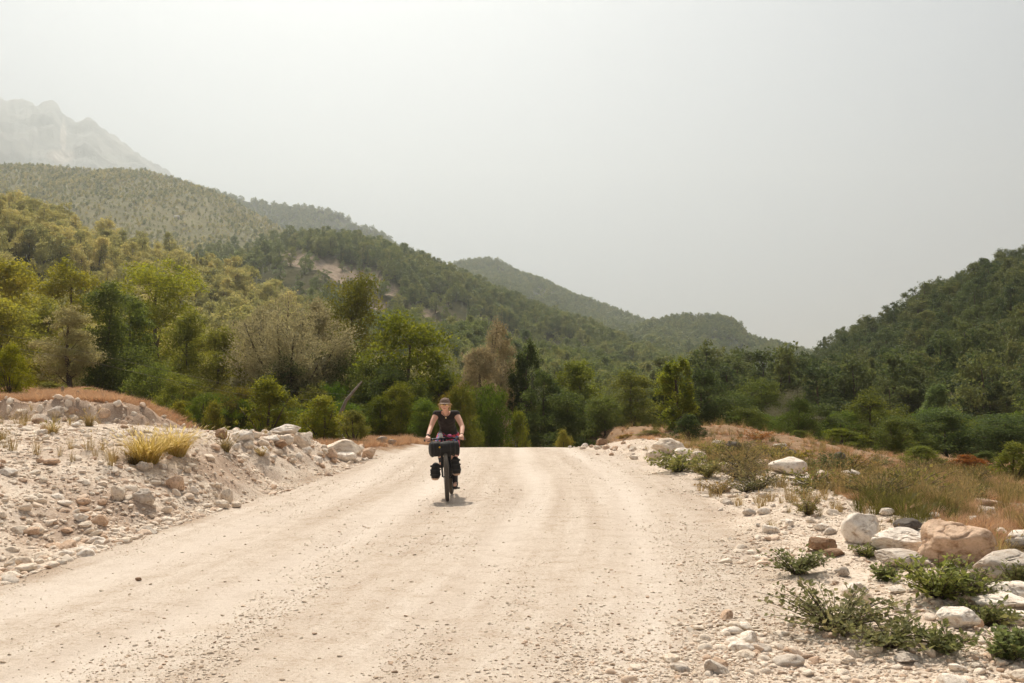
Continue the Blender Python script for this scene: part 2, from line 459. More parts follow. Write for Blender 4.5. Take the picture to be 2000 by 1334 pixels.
def ground_z(x, y, detail=True):
    x = np.asarray(x, float); y = np.asarray(y, float)
    xl, xr = XL(y), XR(y)
    s = xl - x + 0.5 * fbm(x, y, 2.2, 3, 11)
    # rubble bank on the left of the road
    hm = np.interp(y, [2, 5, 9, 13, 17, 22, 25, 28], [0.25, 0.35, 0.50, 0.72, 0.86, 0.74, 0.50, 0.0])
    wd = np.interp(y, [5, 9, 13, 17, 22, 26], [4.2, 3.8, 2.2, 1.4, 1.5, 1.6])
    bank = hm * smooth(0, 1, s / wd)
    plat = 0.052 * np.clip(s - 1.5, 0, 9) * smooth(29, 24, y)
    # cut face with the red field on top
    edge = 26.0 + 1.2 * fbm(x, y * 0 + 3, 3.0, 3, 5) + 0.25 * np.clip(x + 10.5, 0, 5)
    ltop = smooth(-7.0, -10.2, x + 0.8 * fbm(x, y, 2.5, 2, 6) + 0.52 * np.clip(y - 26.5, 0, 30))
    field = (1.42 + 0.025 * np.clip(y - 26, 0, 18)) * ltop + (0.15 - 0.03 * np.clip(y - 30, 0, 20)) * (1 - ltop)
    fmask = smooth(-0.55, 0.45, y - edge)
    left = np.where(x < xl + 1.5, (bank + plat) * (1 - fmask) + field * fmask * smooth(-0.3, 1.6, s), 0.0)
    left = left * smooth(-0.25, 0.1, s)
    # verge on the right
    q = x - xr
    right = np.where(q > 0, -0.085 * np.clip(x - 5.0, 0, 20) * smooth(0.0, 2.5, q), 0.0)
    right = right + 0.22 * np.exp(-((x - 4.3) / 1.2) ** 2 - ((y - 30.5) / 3.2) ** 2) + 0.62 * np.exp(-((x - 9.6) / 4.0) ** 2 - ((y - 42) / 5.0) ** 2)
    right = right + 0.10 * smooth(0, 1.2, q) * smooth(14, 6, q) * (0.5 + fbm(x, y, 1.8, 3, 21))
    # road falling away behind the crest
    lane = smooth(4.6, 2.2, np.abs(x - 0.6))
    dip = -0.014 * np.clip(y - 30.5, 0, 14) ** 2 * lane
    z = left + right + dip
    z = z + np.where(y > 46, -0.02 * np.clip(y - 46, 0, 60), 0)
    if detail:
        inr = smooth(-0.3, 0.3, x - xl) * smooth(0.3, -0.3, x - xr)
        rough = 0.085 * fbm(x, y, 0.55, 4, 31, 0.6) + 0.18 * fbm(x, y, 1.7, 2, 33)
        amp = np.where(y > 70, 3.0, 1.0)
        face = smooth(0.1, 0.5, s) * smooth(2.2, 0.6, s) * smooth(28, 22, y)
        z = z + rough * (1 - inr) * (0.55 + 0.9 * face) * amp * smooth(400, 60, y)
        sc_ = smooth(-1.1, -0.3, y - edge) * smooth(0.9, 0.2, y - edge) * ltop
        z = z + sc_ * (0.35 * fbm(x, y * 1.5, 0.9, 4, 35, 0.6) + 0.25 * fbm(x, y, 0.4, 3, 36))
        rut = -0.016 * track_w(x, y)
        z = z + inr * (0.02 * fbm(x, y, 0.9, 4, 41) + rut)
    return z

def on_ground(px, py):
    """where the sight line through a photo pixel meets the terrain"""
    a, b = ray(px, py)
    d = np.concatenate([np.arange(3, 60, 0.05), np.arange(60, 300, 1.0)])
    g = CAM_H + b * d - ground_z(a * d, d)
    i = np.argmax(g < 0)
    if g[i] >= 0: i = len(d) - 1
    return float(a * d[i]), float(d[i])

def axis(segs):
    out = [segs[0][0]]
    for a, b, step in segs:
        n = max(1, int(round((b - a) / step)))
        out += list(np.linspace(a, b, n + 1)[1:])
    return np.array(out)

def grow(a, b, first, k=1.25):
    out, st, p = [], first, a
    while p < b:
        p += st; st *= k; out.append(min(p, b))
    return np.array(out)

gx = axis([(-15, -7, 0.12), (-7, 6, 0.075), (6, 15, 0.14)])
gx = np.concatenate([-grow(15, 9000, 0.3)[::-1], gx, grow(15, 9000, 0.3)])
gy = axis([(-6, 3.5, 0.5), (3.5, 12, 0.065), (12, 24, 0.09), (24, 36, 0.14), (36, 60, 0.5)])
gy = np.concatenate([-6 - grow(0, 3000, 1.0)[::-1], gy, 60 + grow(0, 9000, 1.0)])
GX, GY = np.meshgrid(gx, gy)
GZ = ground_z(GX, GY)
nx, ny = len(gx), len(gy)
ragL = XL(GY) + 0.5 * fbm(GX, GY, 1.3, 4, 51) - 0.05
ragR = XR(GY) + 0.7 * fbm(GX, GY, 1.6, 4, 52)
w_road = smooth(-0.30, 0.30, GX - ragL) * smooth(0.45, -0.45, GX - ragR) * smooth(52, 46, GY)
sL = XL(GY) - GX
nse = fbm(GX, GY, 3.0, 4, 53)
w_rub = np.maximum(smooth(-0.2, 0.3, sL) * smooth(26.8, 25.4, GY + 1.0 * nse - 0.25 * np.clip(GX + 10.5, 0, 5) + 0.0),
                   smooth(-0.5, 0.2, GX - ragR) * smooth(5.0, 3.0, GX - ragR + 2.5 * nse - np.interp(GY, [5, 10, 14, 22, 32], [3.4, 2.8, 1.6, 0.6, 0.2])) * smooth(38, 33, GY))
sl2 = sL + 0.5 * fbm(GX, GY, 2.2, 3, 11)
w_dirt = smooth(0.10, 0.45, sl2) * smooth(1.6, 0.8, sl2) * smooth(27, 22, GY) * smooth(8, 12, GY) * smooth(-0.18, 0.22, fbm(GX, GY, 1.1, 4, 54))
scarp = smooth(25.0, 25.6, GY + 0.25 * 0) * smooth(27.6, 26.9, GY - 1.2 * fbm(GX, GY * 0 + 3, 3.0, 3, 5)) * smooth(-6.8, -8.2, GX)
w_dirt = np.maximum(w_dirt, scarp * 0.9)
w_dirt = np.maximum(w_dirt * 0.8, 0.4 * smooth(0.05, 0.35, fbm(GX, GY, 0.9, 4, 57)) * (sL > 0.4))
V = np.stack([GX, GY, GZ], -1).reshape(-1, 3)
ii = np.arange(nx * ny).reshape(ny, nx)
Q = np.stack([ii[:-1, :-1], ii[:-1, 1:], ii[1:, 1:], ii[1:, :-1]], -1).reshape(-1, 4)
fr = w_road.ravel()[Q].mean(1); fb = w_rub.ravel()[Q].mean(1)
is_road = fr > 0.5
is_bank = (~is_road) & (fb > 0.5)
is_left = V[Q[:, 0], 0] < -1.5
def sub_terrain(name, sel, label):
    q = Q[sel]
    u, inv = np.unique(q.ravel(), return_inverse=True)
    me = mesh_np(name, V[u], [inv.reshape(-1, 4)], [M['terrain']], {'road': w_road.ravel()[u], 'rub': w_rub.ravel()[u], 'dirt': w_dirt.ravel()[u], 'across': (GX - (XL(GY) + XR(GY)) / 2).ravel()[u], 'track': track_w(GX, GY).ravel()[u]}, shade=True)
    o = obj(name, me)
    return tag(o, label, kind='structure')
sub_terrain('ground', ~is_road & ~is_bank, 'dry reddish soil and field around the track')
sub_terrain('road', is_road, 'pale dusty gravel track running to the crest')
sub_terrain('rubble_bank', is_bank & is_left, 'pale rubble bank heaped along the left of the track')
sub_terrain('rubble_verge', is_bank & ~is_left, 'stony pale verge along the right of the track')

# ------------------------------------------------------------------ hills
def make_hill(name, label, ridge, D, B, tree, mat, nu=160, nt=70, relief=0.0, rscale=60.0, seed=0, prof=1.0, bare=None, back=0.5, zbase=-2.5, crag=0.0, jag=0.0):
    rx = np.array([p[0] for p in ridge], float); ry = np.array([p[1] for p in ridge], float)
    u = np.linspace(rx[0], rx[-1], nu)
    yr = np.interp(u, rx, ry) + jag * (fbm(u, 0 * u, 26, 4, 60 + seed, 0.6) + np.abs(fbm(u, 0 * u + 5, 60, 3, 61 + seed)) - 0.1)
    Dd = np.interp(u, [d[0] for d in D], [d[1] for d in D])
    Bd = np.interp(u, [d[0] for d in B], [d[1] for d in B])
    sx = np.array([ray(a, b)[0] for a, b in zip(u, yr)]); sz = np.array([ray(a, b)[1] for a, b in zip(u, yr)])
    zr = np.maximum(CAM_H + sz * Dd - tree, zbase + 0.5)
    t = np.concatenate([np.linspace(0, 1, nt), 1 + np.linspace(0, 1, 12)[1:] * back])
    T, U = np.meshgrid(t, np.arange(nu), indexing='ij')
    dep = Bd[U] + (Dd - Bd)[U] * T
    tf = np.clip(T, 0, 1)
    z = zbase + (zr[U] - zbase) * tf ** prof - np.where(T > 1, (zr[U] - zbase) * ((T - 1) / back) ** 1.4, 0)
    X = sx[U] * dep
    env = np.clip(4 * tf * (1.02 - tf), 0, 1)
    gul = fbm(X * 1.0, dep * 0.35, rscale, 5, 70 + seed)
    z = z + relief * env * gul * 2
    if crag:
        z = z + crag * (np.abs(fbm(X, dep, rscale * 0.5, 5, 170 + seed)) - 0.15) * np.clip(tf * 2, 0, 1)
    bw = np.zeros_like(z)
    if bare is not None:
        PX, PY = project(X, dep, z)
        bw = bare(PX, PY, X, dep)
        z = z - 2.2 * bw * env + bw * 1.8 * fbm(X, dep, 9.0, 4, 91)
    n = nu * len(t)
    idx = np.arange(n).reshape(len(t), nu)
    Qh = np.stack([idx[:-1, :-1], idx[:-1, 1:], idx[1:, 1:], idx[1:, :-1]], -1).reshape(-1, 4)
    me = mesh_np(name, np.stack([X, dep, z], -1).reshape(-1, 3), [Qh], [mat], {'bare': bw.ravel()}, shade=True)
    o = tag(obj(name, me), label, kind='structure')
    return dict(o=o, X=X, Y=dep, Z=z, t=t, nu=nu, bare=bw)

def hill_points(h, n, rng, tmin=0.0, tmax=1.06, clump=0.0, cscale=40.0, seed=0):
    """random points on the camera side of a hill, even per ground area"""
    X, Y, Z, t = h['X'], h['Y'], h['Z'], h['t']
    rows = np.where((t >= tmin - 1e-6) & (t <= tmax + 0.03))[0]
    r0, r1 = rows[0], rows[-1]
    dx = np.abs(X[r0:r1, 1:] - X[r0:r1, :-1]); dy = np.abs(Y[r0 + 1:r1 + 1, :-1] - Y[r0:r1, :-1])
    A = dx * dy
    bw = h['bare'][r0:r1, :-1]
    A = A * (1 - 0.93 * np.clip(bw * 1.4, 0, 1))
    if clump:
        A = A * np.clip(0.5 + clump * fbm(X[r0:r1, :-1], Y[r0:r1, :-1], cscale, 4, 300 + seed), 0.03, 2)
    p = (A / A.sum()).ravel()
    c = rng.choice(len(p), n, p=p)
    i, j = c // A.shape[1] + r0, c % A.shape[1]
    a, b = rng.random(n), rng.random(n)
    def bil(G): return (G[i, j] * (1 - a) + G[i, j + 1] * a) * (1 - b) + (G[i + 1, j] * (1 - a) + G[i + 1, j + 1] * a) * b
    return np.stack([bil(X), bil(Y), bil(Z)], -1)

mh_dark = hill_mat('hill_forest_floor', (0.035, 0.042, 0.018), (0.085, 0.075, 0.032), (0.36, 0.275, 0.205), 0.05)
mh_dry = hill_mat('hill_dry_scrub', (0.17, 0.162, 0.082), (0.28, 0.245, 0.132), (0.42, 0.34, 0.26), 0.02)
mh_far = hill_mat('hill_far_forest', (0.045, 0.055, 0.03), (0.08, 0.08, 0.045), (0.3, 0.26, 0.2), 0.02)
mh_rock = hill_mat('mountain_rock', (0.19, 0.205, 0.205), (0.36, 0.36, 0.34), (0.55, 0.5, 0.45), 0.004)

def blob(PX, PY, cx, cy, rx, ry, rot=0.0):
    c, s = math.cos(rot), math.sin(rot)
    a = ((PX - cx) * c + (PY - cy) * s) / rx; b = (-(PX - cx) * s + (PY - cy) * c) / ry
    return a * a + b * b
def slip(PX, PY, X, Y):
    nz = 1.7 * fbm(X, Y, 11, 4, 88, 0.6)
    w = np.zeros_like(PX)
    for cx, cy, rx, ry, rot in ((640, 518, 85, 24, 0.28), (705, 540, 62, 20, 0.35), (585, 500, 50, 10, 0.05), (742, 590, 26, 14, 0.5), (845, 640, 34, 24, 0.6)):
        w = np.maximum(w, smooth(1.25, 0.7, blob(PX, PY, cx, cy, rx, ry, rot) + nz))
    return w
def scree(PX, PY, X, Y):
    nz = 0.8 * fbm(X, Y, 120, 4, 89)
    return np.maximum(smooth(1.3, 0.5, blob(PX, PY, 118, 305, 32, 16) + nz), smooth(1.3, 0.5, blob(PX, PY, 124, 268, 6, 40) + nz))

H = {}
H['M'] = make_hill('mountain', 'pale rocky mountain fading into the haze at the far left',
    [(-900, 190), (-400, 130), (-120, 165), (0, 193), (18, 203), (40, 199), (65, 197), (76, 206), (105, 211), (125, 236), (140, 241), (152, 236), (168, 235), (190, 247), (215, 270), (240, 290), (280, 315), (318, 334), (380, 375), (480, 440), (600, 540)],
    [(-900, 3600), (600, 3600)], [(-900, 1500), (600, 1500)], 0, mh_rock, nu=520, nt=130, relief=80, rscale=380, seed=1, bare=scree, crag=95, jag=5)
H['C'] = make_hill('hill', 'hazy blue green ridge behind the scrubby left slope',
    [(150, 330), (250, 345), (420, 368), (480, 387), (560, 397), (600, 400), (630, 404), (660, 412), (690, 430), (720, 440), (745, 448), (770, 468), (795, 490), (850, 545), (930, 620)],
    [(150, 1700), (930, 1500)], [(150, 900), (930, 900)], 5, mh_far, relief=25, rscale=160, seed=2)
H['B'] = make_hill('hill', 'dry scrub covered slope under the pale mountain',
    [(-700, 310), (-200, 322), (0, 317), (60, 318), (150, 324), (230, 330), (290, 330), (350, 347), (400, 366), (450, 386), (500, 412), (560, 447), (640, 500), (760, 580)],
    [(-700, 1050), (760, 900)], [(-700, 380), (760, 420)], 1.5, mh_dry, relief=16, rscale=90, seed=3)
H['D'] = make_hill('hill', 'forested ridge behind the middle of the valley',
    [(700, 600), (780, 560), (850, 520), (885, 509), (930, 505), (965, 506), (985, 514), (1000, 525), (1060, 547), (1130, 582), (1200, 605), (1270, 630), (1350, 690), (1450, 760)],
    [(700, 1500), (1450, 1300)], [(700, 700), (1450, 700)], 5, mh_far, relief=20, rscale=130, seed=4)
H['E'] = make_hill('hill', 'rounded forested hill with a small rock step closing the valley',
    [(1080, 700), (1180, 660), (1240, 640), (1275, 625), (1310, 615), (1360, 613), (1410, 619), (1438, 629), (1452, 640), (1458, 652), (1500, 669), (1560, 685), (1620, 706), (1720, 750), (1850, 790)],
    [(1080, 1000), (1850, 950)], [(1080, 380), (1850, 380)], 5, mh_far, relief=16, rscale=90, seed=5)
H['A'] = make_hill('hill', 'long forested spur with pale landslip scars behind the trees',
    [(150, 520), (300, 500), (400, 485), (480, 470), (560, 450), (620, 447), (700, 462), (760, 478), (820, 498), (900, 528), (1000, 572), (1100, 612), (1200, 652), (1300, 692), (1390, 738), (1480, 790)],
    [(150, 560), (1480, 480)], [(150, 170), (1480, 150)], 6.5, mh_dark, nu=260, nt=110, relief=9, rscale=60, seed=6, bare=slip)
H['L'] = make_hill('hill', 'near wooded slope rising at the left edge',
    [(-900, 180), (-400, 290), (-100, 360), (0, 380), (60, 398), (110, 416), (200, 455), (320, 476), (430, 500), (520, 540), (640, 610), (760, 690), (860, 770)],
    [(-900, 330), (860, 240)], [(-900, 90), (860, 110)], 5, mh_dark, relief=5, rscale=35, seed=7)
H['R'] = make_hill('hill', 'steep dark green wooded hill on the right',
    [(1300, 830), (1390, 795), (1450, 757), (1520, 722), (1570, 698), (1600, 678), (1660, 650), (1740, 613), (1800, 578), (1880, 548), (1940, 522), (2000, 496), (2200, 430), (2700, 330), (3200, 290)],
    [(1300, 190), (1570, 260), (2000, 270), (3200, 280)], [(1300, 88), (3200, 80)], 5, mh_dark, relief=5, rscale=30, seed=8)

# ------------------------------------------------------------------ foliage
def leaf_cards(P, N, size, rng, aspect=0.6, tdir=None):
    """one rhombic leaf face per point; N leaf normals; tdir optional long axis"""
    n = len(P)
    N = N / (np.linalg.norm(N, axis=1)[:, None] + 1e-9)
    A = rng.normal(size=(n, 3)) if tdir is None else tdir + 0.35 * rng.normal(size=(n, 3))
    A = A - N * (A * N).sum(1)[:, None]
    A /= np.linalg.norm(A, axis=1)[:, None] + 1e-9
    Bt = np.cross(N, A)
    s = size * (0.6 + 0.8 * rng.random(n))[:, None]
    V = np.stack([P - A * s * 0.5, P + Bt * s * 0.5 * aspect - A * s * 0.06, P + A * s * 0.5, P - Bt * s * 0.5 * aspect - A * s * 0.06], 1).reshape(-1, 3)
    Fq = np.arange(4 * n).reshape(-1, 4)
    return V, Fq

def rnd_dir(rng, n):
    v = rng.normal(size=(n, 3))
    return v / np.linalg.norm(v, axis=1)[:, None]

def make_tree(kind, seed, H=10.0, W=6.0, nclump=60, nleaf=9000, leaf=0.2, fol='leaf_olive', barkm='bark', trunk_r=0.16, low=0.15, flat=0.9):
    """returns (trunk mesh, crown mesh); the tree stands on the origin, H tall, W wide"""
    rng = np.random.default_rng(seed)
    mb = MB()
    C, Rc, Ax = [], [], []
    lean = rng.normal(size=2) * 0.03 * H
    def trunk_at(h):
        q = h / H
        return np.array([lean[0] * q + 0.02 * H * math.sin(5 * q + seed), lean[1] * q + 0.02 * H * math.cos(4 * q + seed), h])
    if kind == 'willow':
        nl = 11
        for k in range(nl):
            a = 2 * math.pi * (k + rng.random() * 0.6) / nl
            out = W * 0.5 * (0.25 + 0.75 * rng.random()) * 0.9
            top = H * (0.55 + 0.42 * rng.random()) if out < W * 0.3 else H * (0.45 + 0.32 * rng.random())
            base = trunk_at(H * (0.10 + 0.15 * rng.random()))
            tip = np.array([math.cos(a) * out, math.sin(a) * out, top])
            mid = base * 0.45 + tip * 0.55 + np.array([math.cos(a) * out * 0.12, math.sin(a) * out * 0.12, -0.03 * H]) + rng.normal(size=3) * 0.02 * H
            ts = np.linspace(0, 1, 8)[:, None]
            pts = (1 - ts) ** 2 * base + 2 * ts * (1 - ts) * mid + ts ** 2 * tip
            mb.tube(pts, np.linspace(trunk_r * 0.62, trunk_r * 0.10, 8), 5)
            m = nclump // nl
            for q in range(m):
                t = 0.3 + 0.7 * (q + rng.random()) / m
                p = (1 - t) ** 2 * base + 2 * t * (1 - t) * mid + t ** 2 * tip
                off = rnd_dir(rng, 1)[0] * np.array([1, 1, 0.6]) * W * 0.16 * (0.35 + 0.65 * rng.random())
                C.append(p + off); Rc.append(W * (0.075 + 0.055 * rng.random()))
                d = np.array([math.cos(a) * 0.35, math.sin(a) * 0.35, 0.95]) + 0.25 * rng.normal(size=3)
                Ax.append(d / np.linalg.norm(d))
                mb.tube([p, p + off * 0.6, C[-1] + Ax[-1] * Rc[-1]], [trunk_r * 0.09, trunk_r * 0.06, trunk_r * 0.02], 3, cap=False)
        mb.tube([trunk_at(h) for h in np.linspace(-0.05 * H, 0.3 * H, 6)], np.linspace(trunk_r * 1.25, trunk_r * 0.7, 6), 8)
    else:
        th = {'column': 0.9, 'conifer': 0.97, 'shrub': 0.7}.get(kind, 0.86) * H
        hs = np.linspace(-0.05 * H, th, 10)
        mb.tube([trunk_at(h) for h in hs], trunk_r * (1.15 - hs / H) + 0.01, 7)
        if kind == 'shrub':
            for k in range(6):
                a = rng.random() * 6.28
                tip = np.array([math.cos(a) * W * 0.36, math.sin(a) * W * 0.36, H * (0.5 + 0.3 * rng.random())])
                mb.tube([np.array([0, 0, -0.03 * H]), tip * 0.5 + np.array([0, 0, 0.05 * H]), tip], [trunk_r * 0.7, trunk_r * 0.45, trunk_r * 0.1], 5)
        ph = rng.random(8) * 6.28
        def prof(t):
            if kind == 'broad': return math.sin(math.pi * (0.20 + 0.74 * t)) ** 0.8
            if kind == 'bush': return math.sqrt(max(0, 1 - t ** 2.2)) * 0.98 + 0.04
            if kind == 'round': return math.sqrt(max(0, 1 - (2 * t - 1) ** 2)) + 0.1
            if kind == 'layered': return (0.70 + 0.30 * math.sin(8.0 * t + ph[0])) * (1.05 - 0.55 * t) + 0.05
            if kind == 'column': return math.sin(math.pi * (0.12 + 0.86 * t)) ** 0.6
            if kind == 'conifer': return (1 - t) * (0.75 + 0.25 * math.sin(26 * t)) + 0.05
            return math.sin(math.pi * (0.30 + 0.66 * t)) ** 0.9
        if kind in ('broad', 'bush', 'round', 'layered'):
            nl = max(7, nclump // 9)         # boughs, each a leafy lobe of its own
            for q in range(nl):
                t = (q + 0.5 + 0.6 * (rng.random() - 0.5)) / nl
                a = q * 2.399 + rng.random() * 0.9
                R = prof(t) * (0.78 + 0.35 * rng.random())
                rl = W * (0.19 + 0.13 * rng.random()) * (1.12 - 0.40 * t)
                off = max(0.0, R * W * 0.5 - rl * 0.75) * (0.55 + 0.45 * rng.random())
                h = H * (low + (1 - low) * t)
                h = min(h, H - rl * 0.75)
                c0 = trunk_at(min(h, th))
                c = np.array([c0[0] + math.cos(a) * off, c0[1] + math.sin(a) * off, h])
                b0 = trunk_at(max(0.3 * low * H, min(th, h - 0.30 * off - 0.10 * H)))
                mb.tube([b0, (b0 + c) / 2 + np.array([0, 0, -0.015 * H]), c], [trunk_r * 0.40 * (1.15 - h / H) + 0.01, trunk_r * 0.26 * (1.15 - h / H) + 0.008, 0.01], 5, cap=False)
                sx_, sz_ = 0.95 + 0.2 * rng.random(), 0.85 + 0.4 * rng.random()
                for j in range(max(5, nclump // nl)):
                    d = rnd_dir(rng, 1)[0]
                    if d[2] < -0.35: d[2] = -d[2]
                    rr = rl * (0.45 + 0.60 * rng.random())
                    p = c + d * rr * np.array([sx_, sx_, sz_])
                    p[2] = max(p[2], 0.03 * H)
                    C.append(p); Rc.append(rl * (0.26 + 0.26 * rng.random())); Ax.append(np.array([0, 0, 1.0]))
                    if j % 2 == 0:
                        mb.tube([c, (c + p) / 2, p + d * rl * 0.15], [0.012 + trunk_r * 0.05, 0.008, 0.004], 3, cap=False)
        else:
            for k in range(nclump):
                t = rng.random()
                a = rng.random() * 2 * math.pi
                R = prof(t) * (0.84 + 0.20 * math.sin(2 * a + ph[1]) + 0.12 * math.sin(5 * a + ph[2] + 5 * t))
                rr = R * (0.30 + 0.70 * rng.random() ** 0.55)
                h = H * (low + (0.97 - low) * t)
                c0 = trunk_at(min(h, th))
                p = np.array([c0[0] + math.cos(a) * rr * W * 0.43, c0[1] + math.sin(a) * rr * W * 0.43, h + (0.02 if kind != 'conifer' else -0.04 * rr) * H * rng.normal()])
                C.append(p); Rc.append(W * (0.06 + 0.10 * rng.random() ** 1.3) * 0.7); Ax.append(np.array([0, 0, 1.0]))
                if k % 2 == 0 and kind != 'shrub':
                    b0 = trunk_at(max(low * 0.6 * H, min(th, h - 0.5 * rr * W)))
                    mb.tube([b0, (b0 + p) / 2 + np.array([0, 0, -0.02 * H]), p], [trunk_r * 0.32 * (1.1 - h / H) + 0.008, trunk_r * 0.2 * (1.1 - h / H) + 0.006, 0.006], 4, cap=False)
    C = np.array(C); Rc = np.array(Rc); Ax = np.array(Ax)
    w = Rc ** 2; w /= w.sum()
    which = rng.choice(len(C), nleaf, p=w)
    dirs = rnd_dir(rng, nleaf)
    u = rng.random(nleaf) ** 0.42
    if kind == 'willow':
        ell = np.ones(3)
        along = (rng.random(nleaf) * 2 - 0.8) * 1.0
        P = C[which] + dirs * (Rc[which] * u * 0.75)[:, None] + Ax[which] * (along * Rc[which])[:, None]
        Nn = rnd_dir(rng, nleaf) + dirs * 0.5
        V, Fq = leaf_cards(P, Nn, leaf, rng, 0.4, Ax[which] + dirs * 0.4)
    else:
        scl = np.array([1.15, 1.15, flat]) if kind != 'column' else np.array([0.9, 0.9, 1.9])
        ragged = 1 + (0.3 + 0.6 * rng.random(nleaf)) * (rng.random(nleaf) < 0.22)
        P = C[which] + dirs * scl * (Rc[which] * u * ragged)[:, None]
        P[:, 2] = np.maximum(P[:, 2], 0.02 * H)
        Nn = dirs * 0.5 + np.array([0, 0, 0.55]) + 0.75 * rng.normal(size=(nleaf, 3))
        V, Fq = leaf_cards(P, Nn, leaf, rng, 0.62)
    ctint = rng.random(len(C))
    tint = np.clip(0.5 * ctint[which] + 0.5 * rng.random(nleaf), 0, 1)
    crown = mesh_np('crown', V, [Fq], [M[fol]], {'tint': np.repeat(tint, 4)})
    trunk = mb.mesh('trunk', M[barkm])
    return trunk, crown

HIDE = bpy.data.collections.new('prototypes')      # not linked to the scene: sources of the stuff instancers only

def scatter(name, pts, rot, scl, idx, protos, label, cat=None, kind='stuff'):
    """one object that instances the prototype meshes on its own vertices"""
    me = bpy.data.meshes.new(name)
    n = len(pts)
    me.vertices.add(n)
    me.vertices.foreach_set('co', np.asarray(pts, np.float32).ravel())
    for k, a in (('rot', rot), ('scl', scl)):
        q = me.attributes.new(k, 'FLOAT_VECTOR', 'POINT'); q.data.foreach_set('vector', np.asarray(a, np.float32).ravel())
    q = me.attributes.new('pick', 'INT', 'POINT'); q.data.foreach_set('value', np.asarray(idx, np.int32))
    o = obj(name, me)
    c = bpy.data.collections.new(name + '_kinds')
    for i, pm in enumerate(protos):
        p = bpy.data.objects.new('%s_kind_%02d' % (name, i), pm)
        c.objects.link(p)
    HIDE.children.link(c)
    ng = bpy.data.node_groups.new(name + '_scatter', 'GeometryNodeTree')
    ng.interface.new_socket('Geometry', in_out='INPUT', socket_type='NodeSocketGeometry')
    ng.interface.new_socket('Geometry', in_out='OUTPUT', socket_type='NodeSocketGeometry')
    N, L = ng.nodes, ng.links
    gi, go = N.new('NodeGroupInput'), N.new('NodeGroupOutput')
    ci = N.new('GeometryNodeCollectionInfo'); ci.inputs['Collection'].default_value = c
    ci.inputs['Separate Children'].default_value = True; ci.inputs['Reset Children'].default_value = True
    ip = N.new('GeometryNodeInstanceOnPoints'); ip.inputs['Pick Instance'].default_value = True
    def na(nm, t):
        q = N.new('GeometryNodeInputNamedAttribute'); q.data_type = t; q.inputs['Name'].default_value = nm
        return q.outputs['Attribute']
    e2r = N.new('FunctionNodeEulerToRotation')
    L.new(na('rot', 'FLOAT_VECTOR'), e2r.inputs[0])
    L.new(gi.outputs[0], ip.inputs['Points']); L.new(ci.outputs[0], ip.inputs['Instance'])
    L.new(na('pick', 'INT'), ip.inputs['Instance Index']); L.new(e2r.outputs[0], ip.inputs['Rotation']); L.new(na('scl', 'FLOAT_VECTOR'), ip.inputs['Scale'])
    L.new(ip.outputs[0], go.inputs[0])
    md = o.modifiers.new('scatter', 'NODES'); md.node_group = ng
    return tag(o, label, cat, kind=kind)

def join_tree(tr, cr):
    """trunk and crown in one mesh for the forest instancer"""
    def arr(me):
        V = np.empty(len(me.vertices) * 3, np.float32); me.vertices.foreach_get('co', V)
        f3, f4 = [], []
        for p in me.polygons:
            (f3 if p.loop_total == 3 else f4).append(tuple(p.vertices))
        return V.reshape(-1, 3), f3, f4
    V1, a3, a4 = arr(tr); V2, b3, b4 = arr(cr)
    t = np.concatenate([np.zeros(len(V1)), np.array([d.value for d in cr.attributes['tint'].data])])
    o = len(V1)
    F3 = np.array(a3).reshape(-1, 3); F4a = np.array(a4).reshape(-1, 4); F4b = np.array(b4).reshape(-1, 4) + o
    fm = np.concatenate([np.zeros(len(F3)), np.zeros(len(F4a)), np.ones(len(F4b))])
    return mesh_np('forest_tree', np.concatenate([V1, V2]), [F3, F4a, F4b], [tr.materials[0], cr.materials[0]], {'tint': t}, fmat=fm)

FT = []      # forest kinds (trunk, crown), 6 m tall
for k, (kd, W_, nc, nlf) in enumerate([('broad', 5.4, 60, 2300), ('round', 5.8, 64, 2500), ('broad', 4.6, 56, 2000), ('round', 5.0, 56, 2200), ('layered', 4.8, 56, 2000), ('conifer', 3.0, 60, 1900)]):
    FT.append(make_tree(kd, 500 + k, H=6.0, W=W_, nclump=nc, nleaf=nlf, leaf=0.27, fol='leaf_forest', trunk_r=0.13, low=0.14 if kd != 'conifer' else 0.06))
FTJ = [join_tree(*q) for q in FT]
FTS = []      # the same kinds, leaves brightened and yellowed to carry the left slope's glare
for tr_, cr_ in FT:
    c2 = cr_.copy(); c2.materials.clear(); c2.materials.append(M['leaf_slope_glare']); FTS.append((tr_, c2))
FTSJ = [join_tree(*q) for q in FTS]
FTD = []      # and with the darker leaves of the right hill's trees
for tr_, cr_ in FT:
    c2 = cr_.copy(); c2.materials.clear(); c2.materials.append(M['leaf_dark']); FTD.append((tr_, c2))
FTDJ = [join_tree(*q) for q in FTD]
FAR = [join_tree(*make_tree(kd, 540 + k, H=6.0, W=5.6, nclump=14, nleaf=330, leaf=0.85, fol='leaf_forest', trunk_r=0.13, low=0.1)) for k, kd in enumerate(['broad', 'round', 'round', 'broad'])]

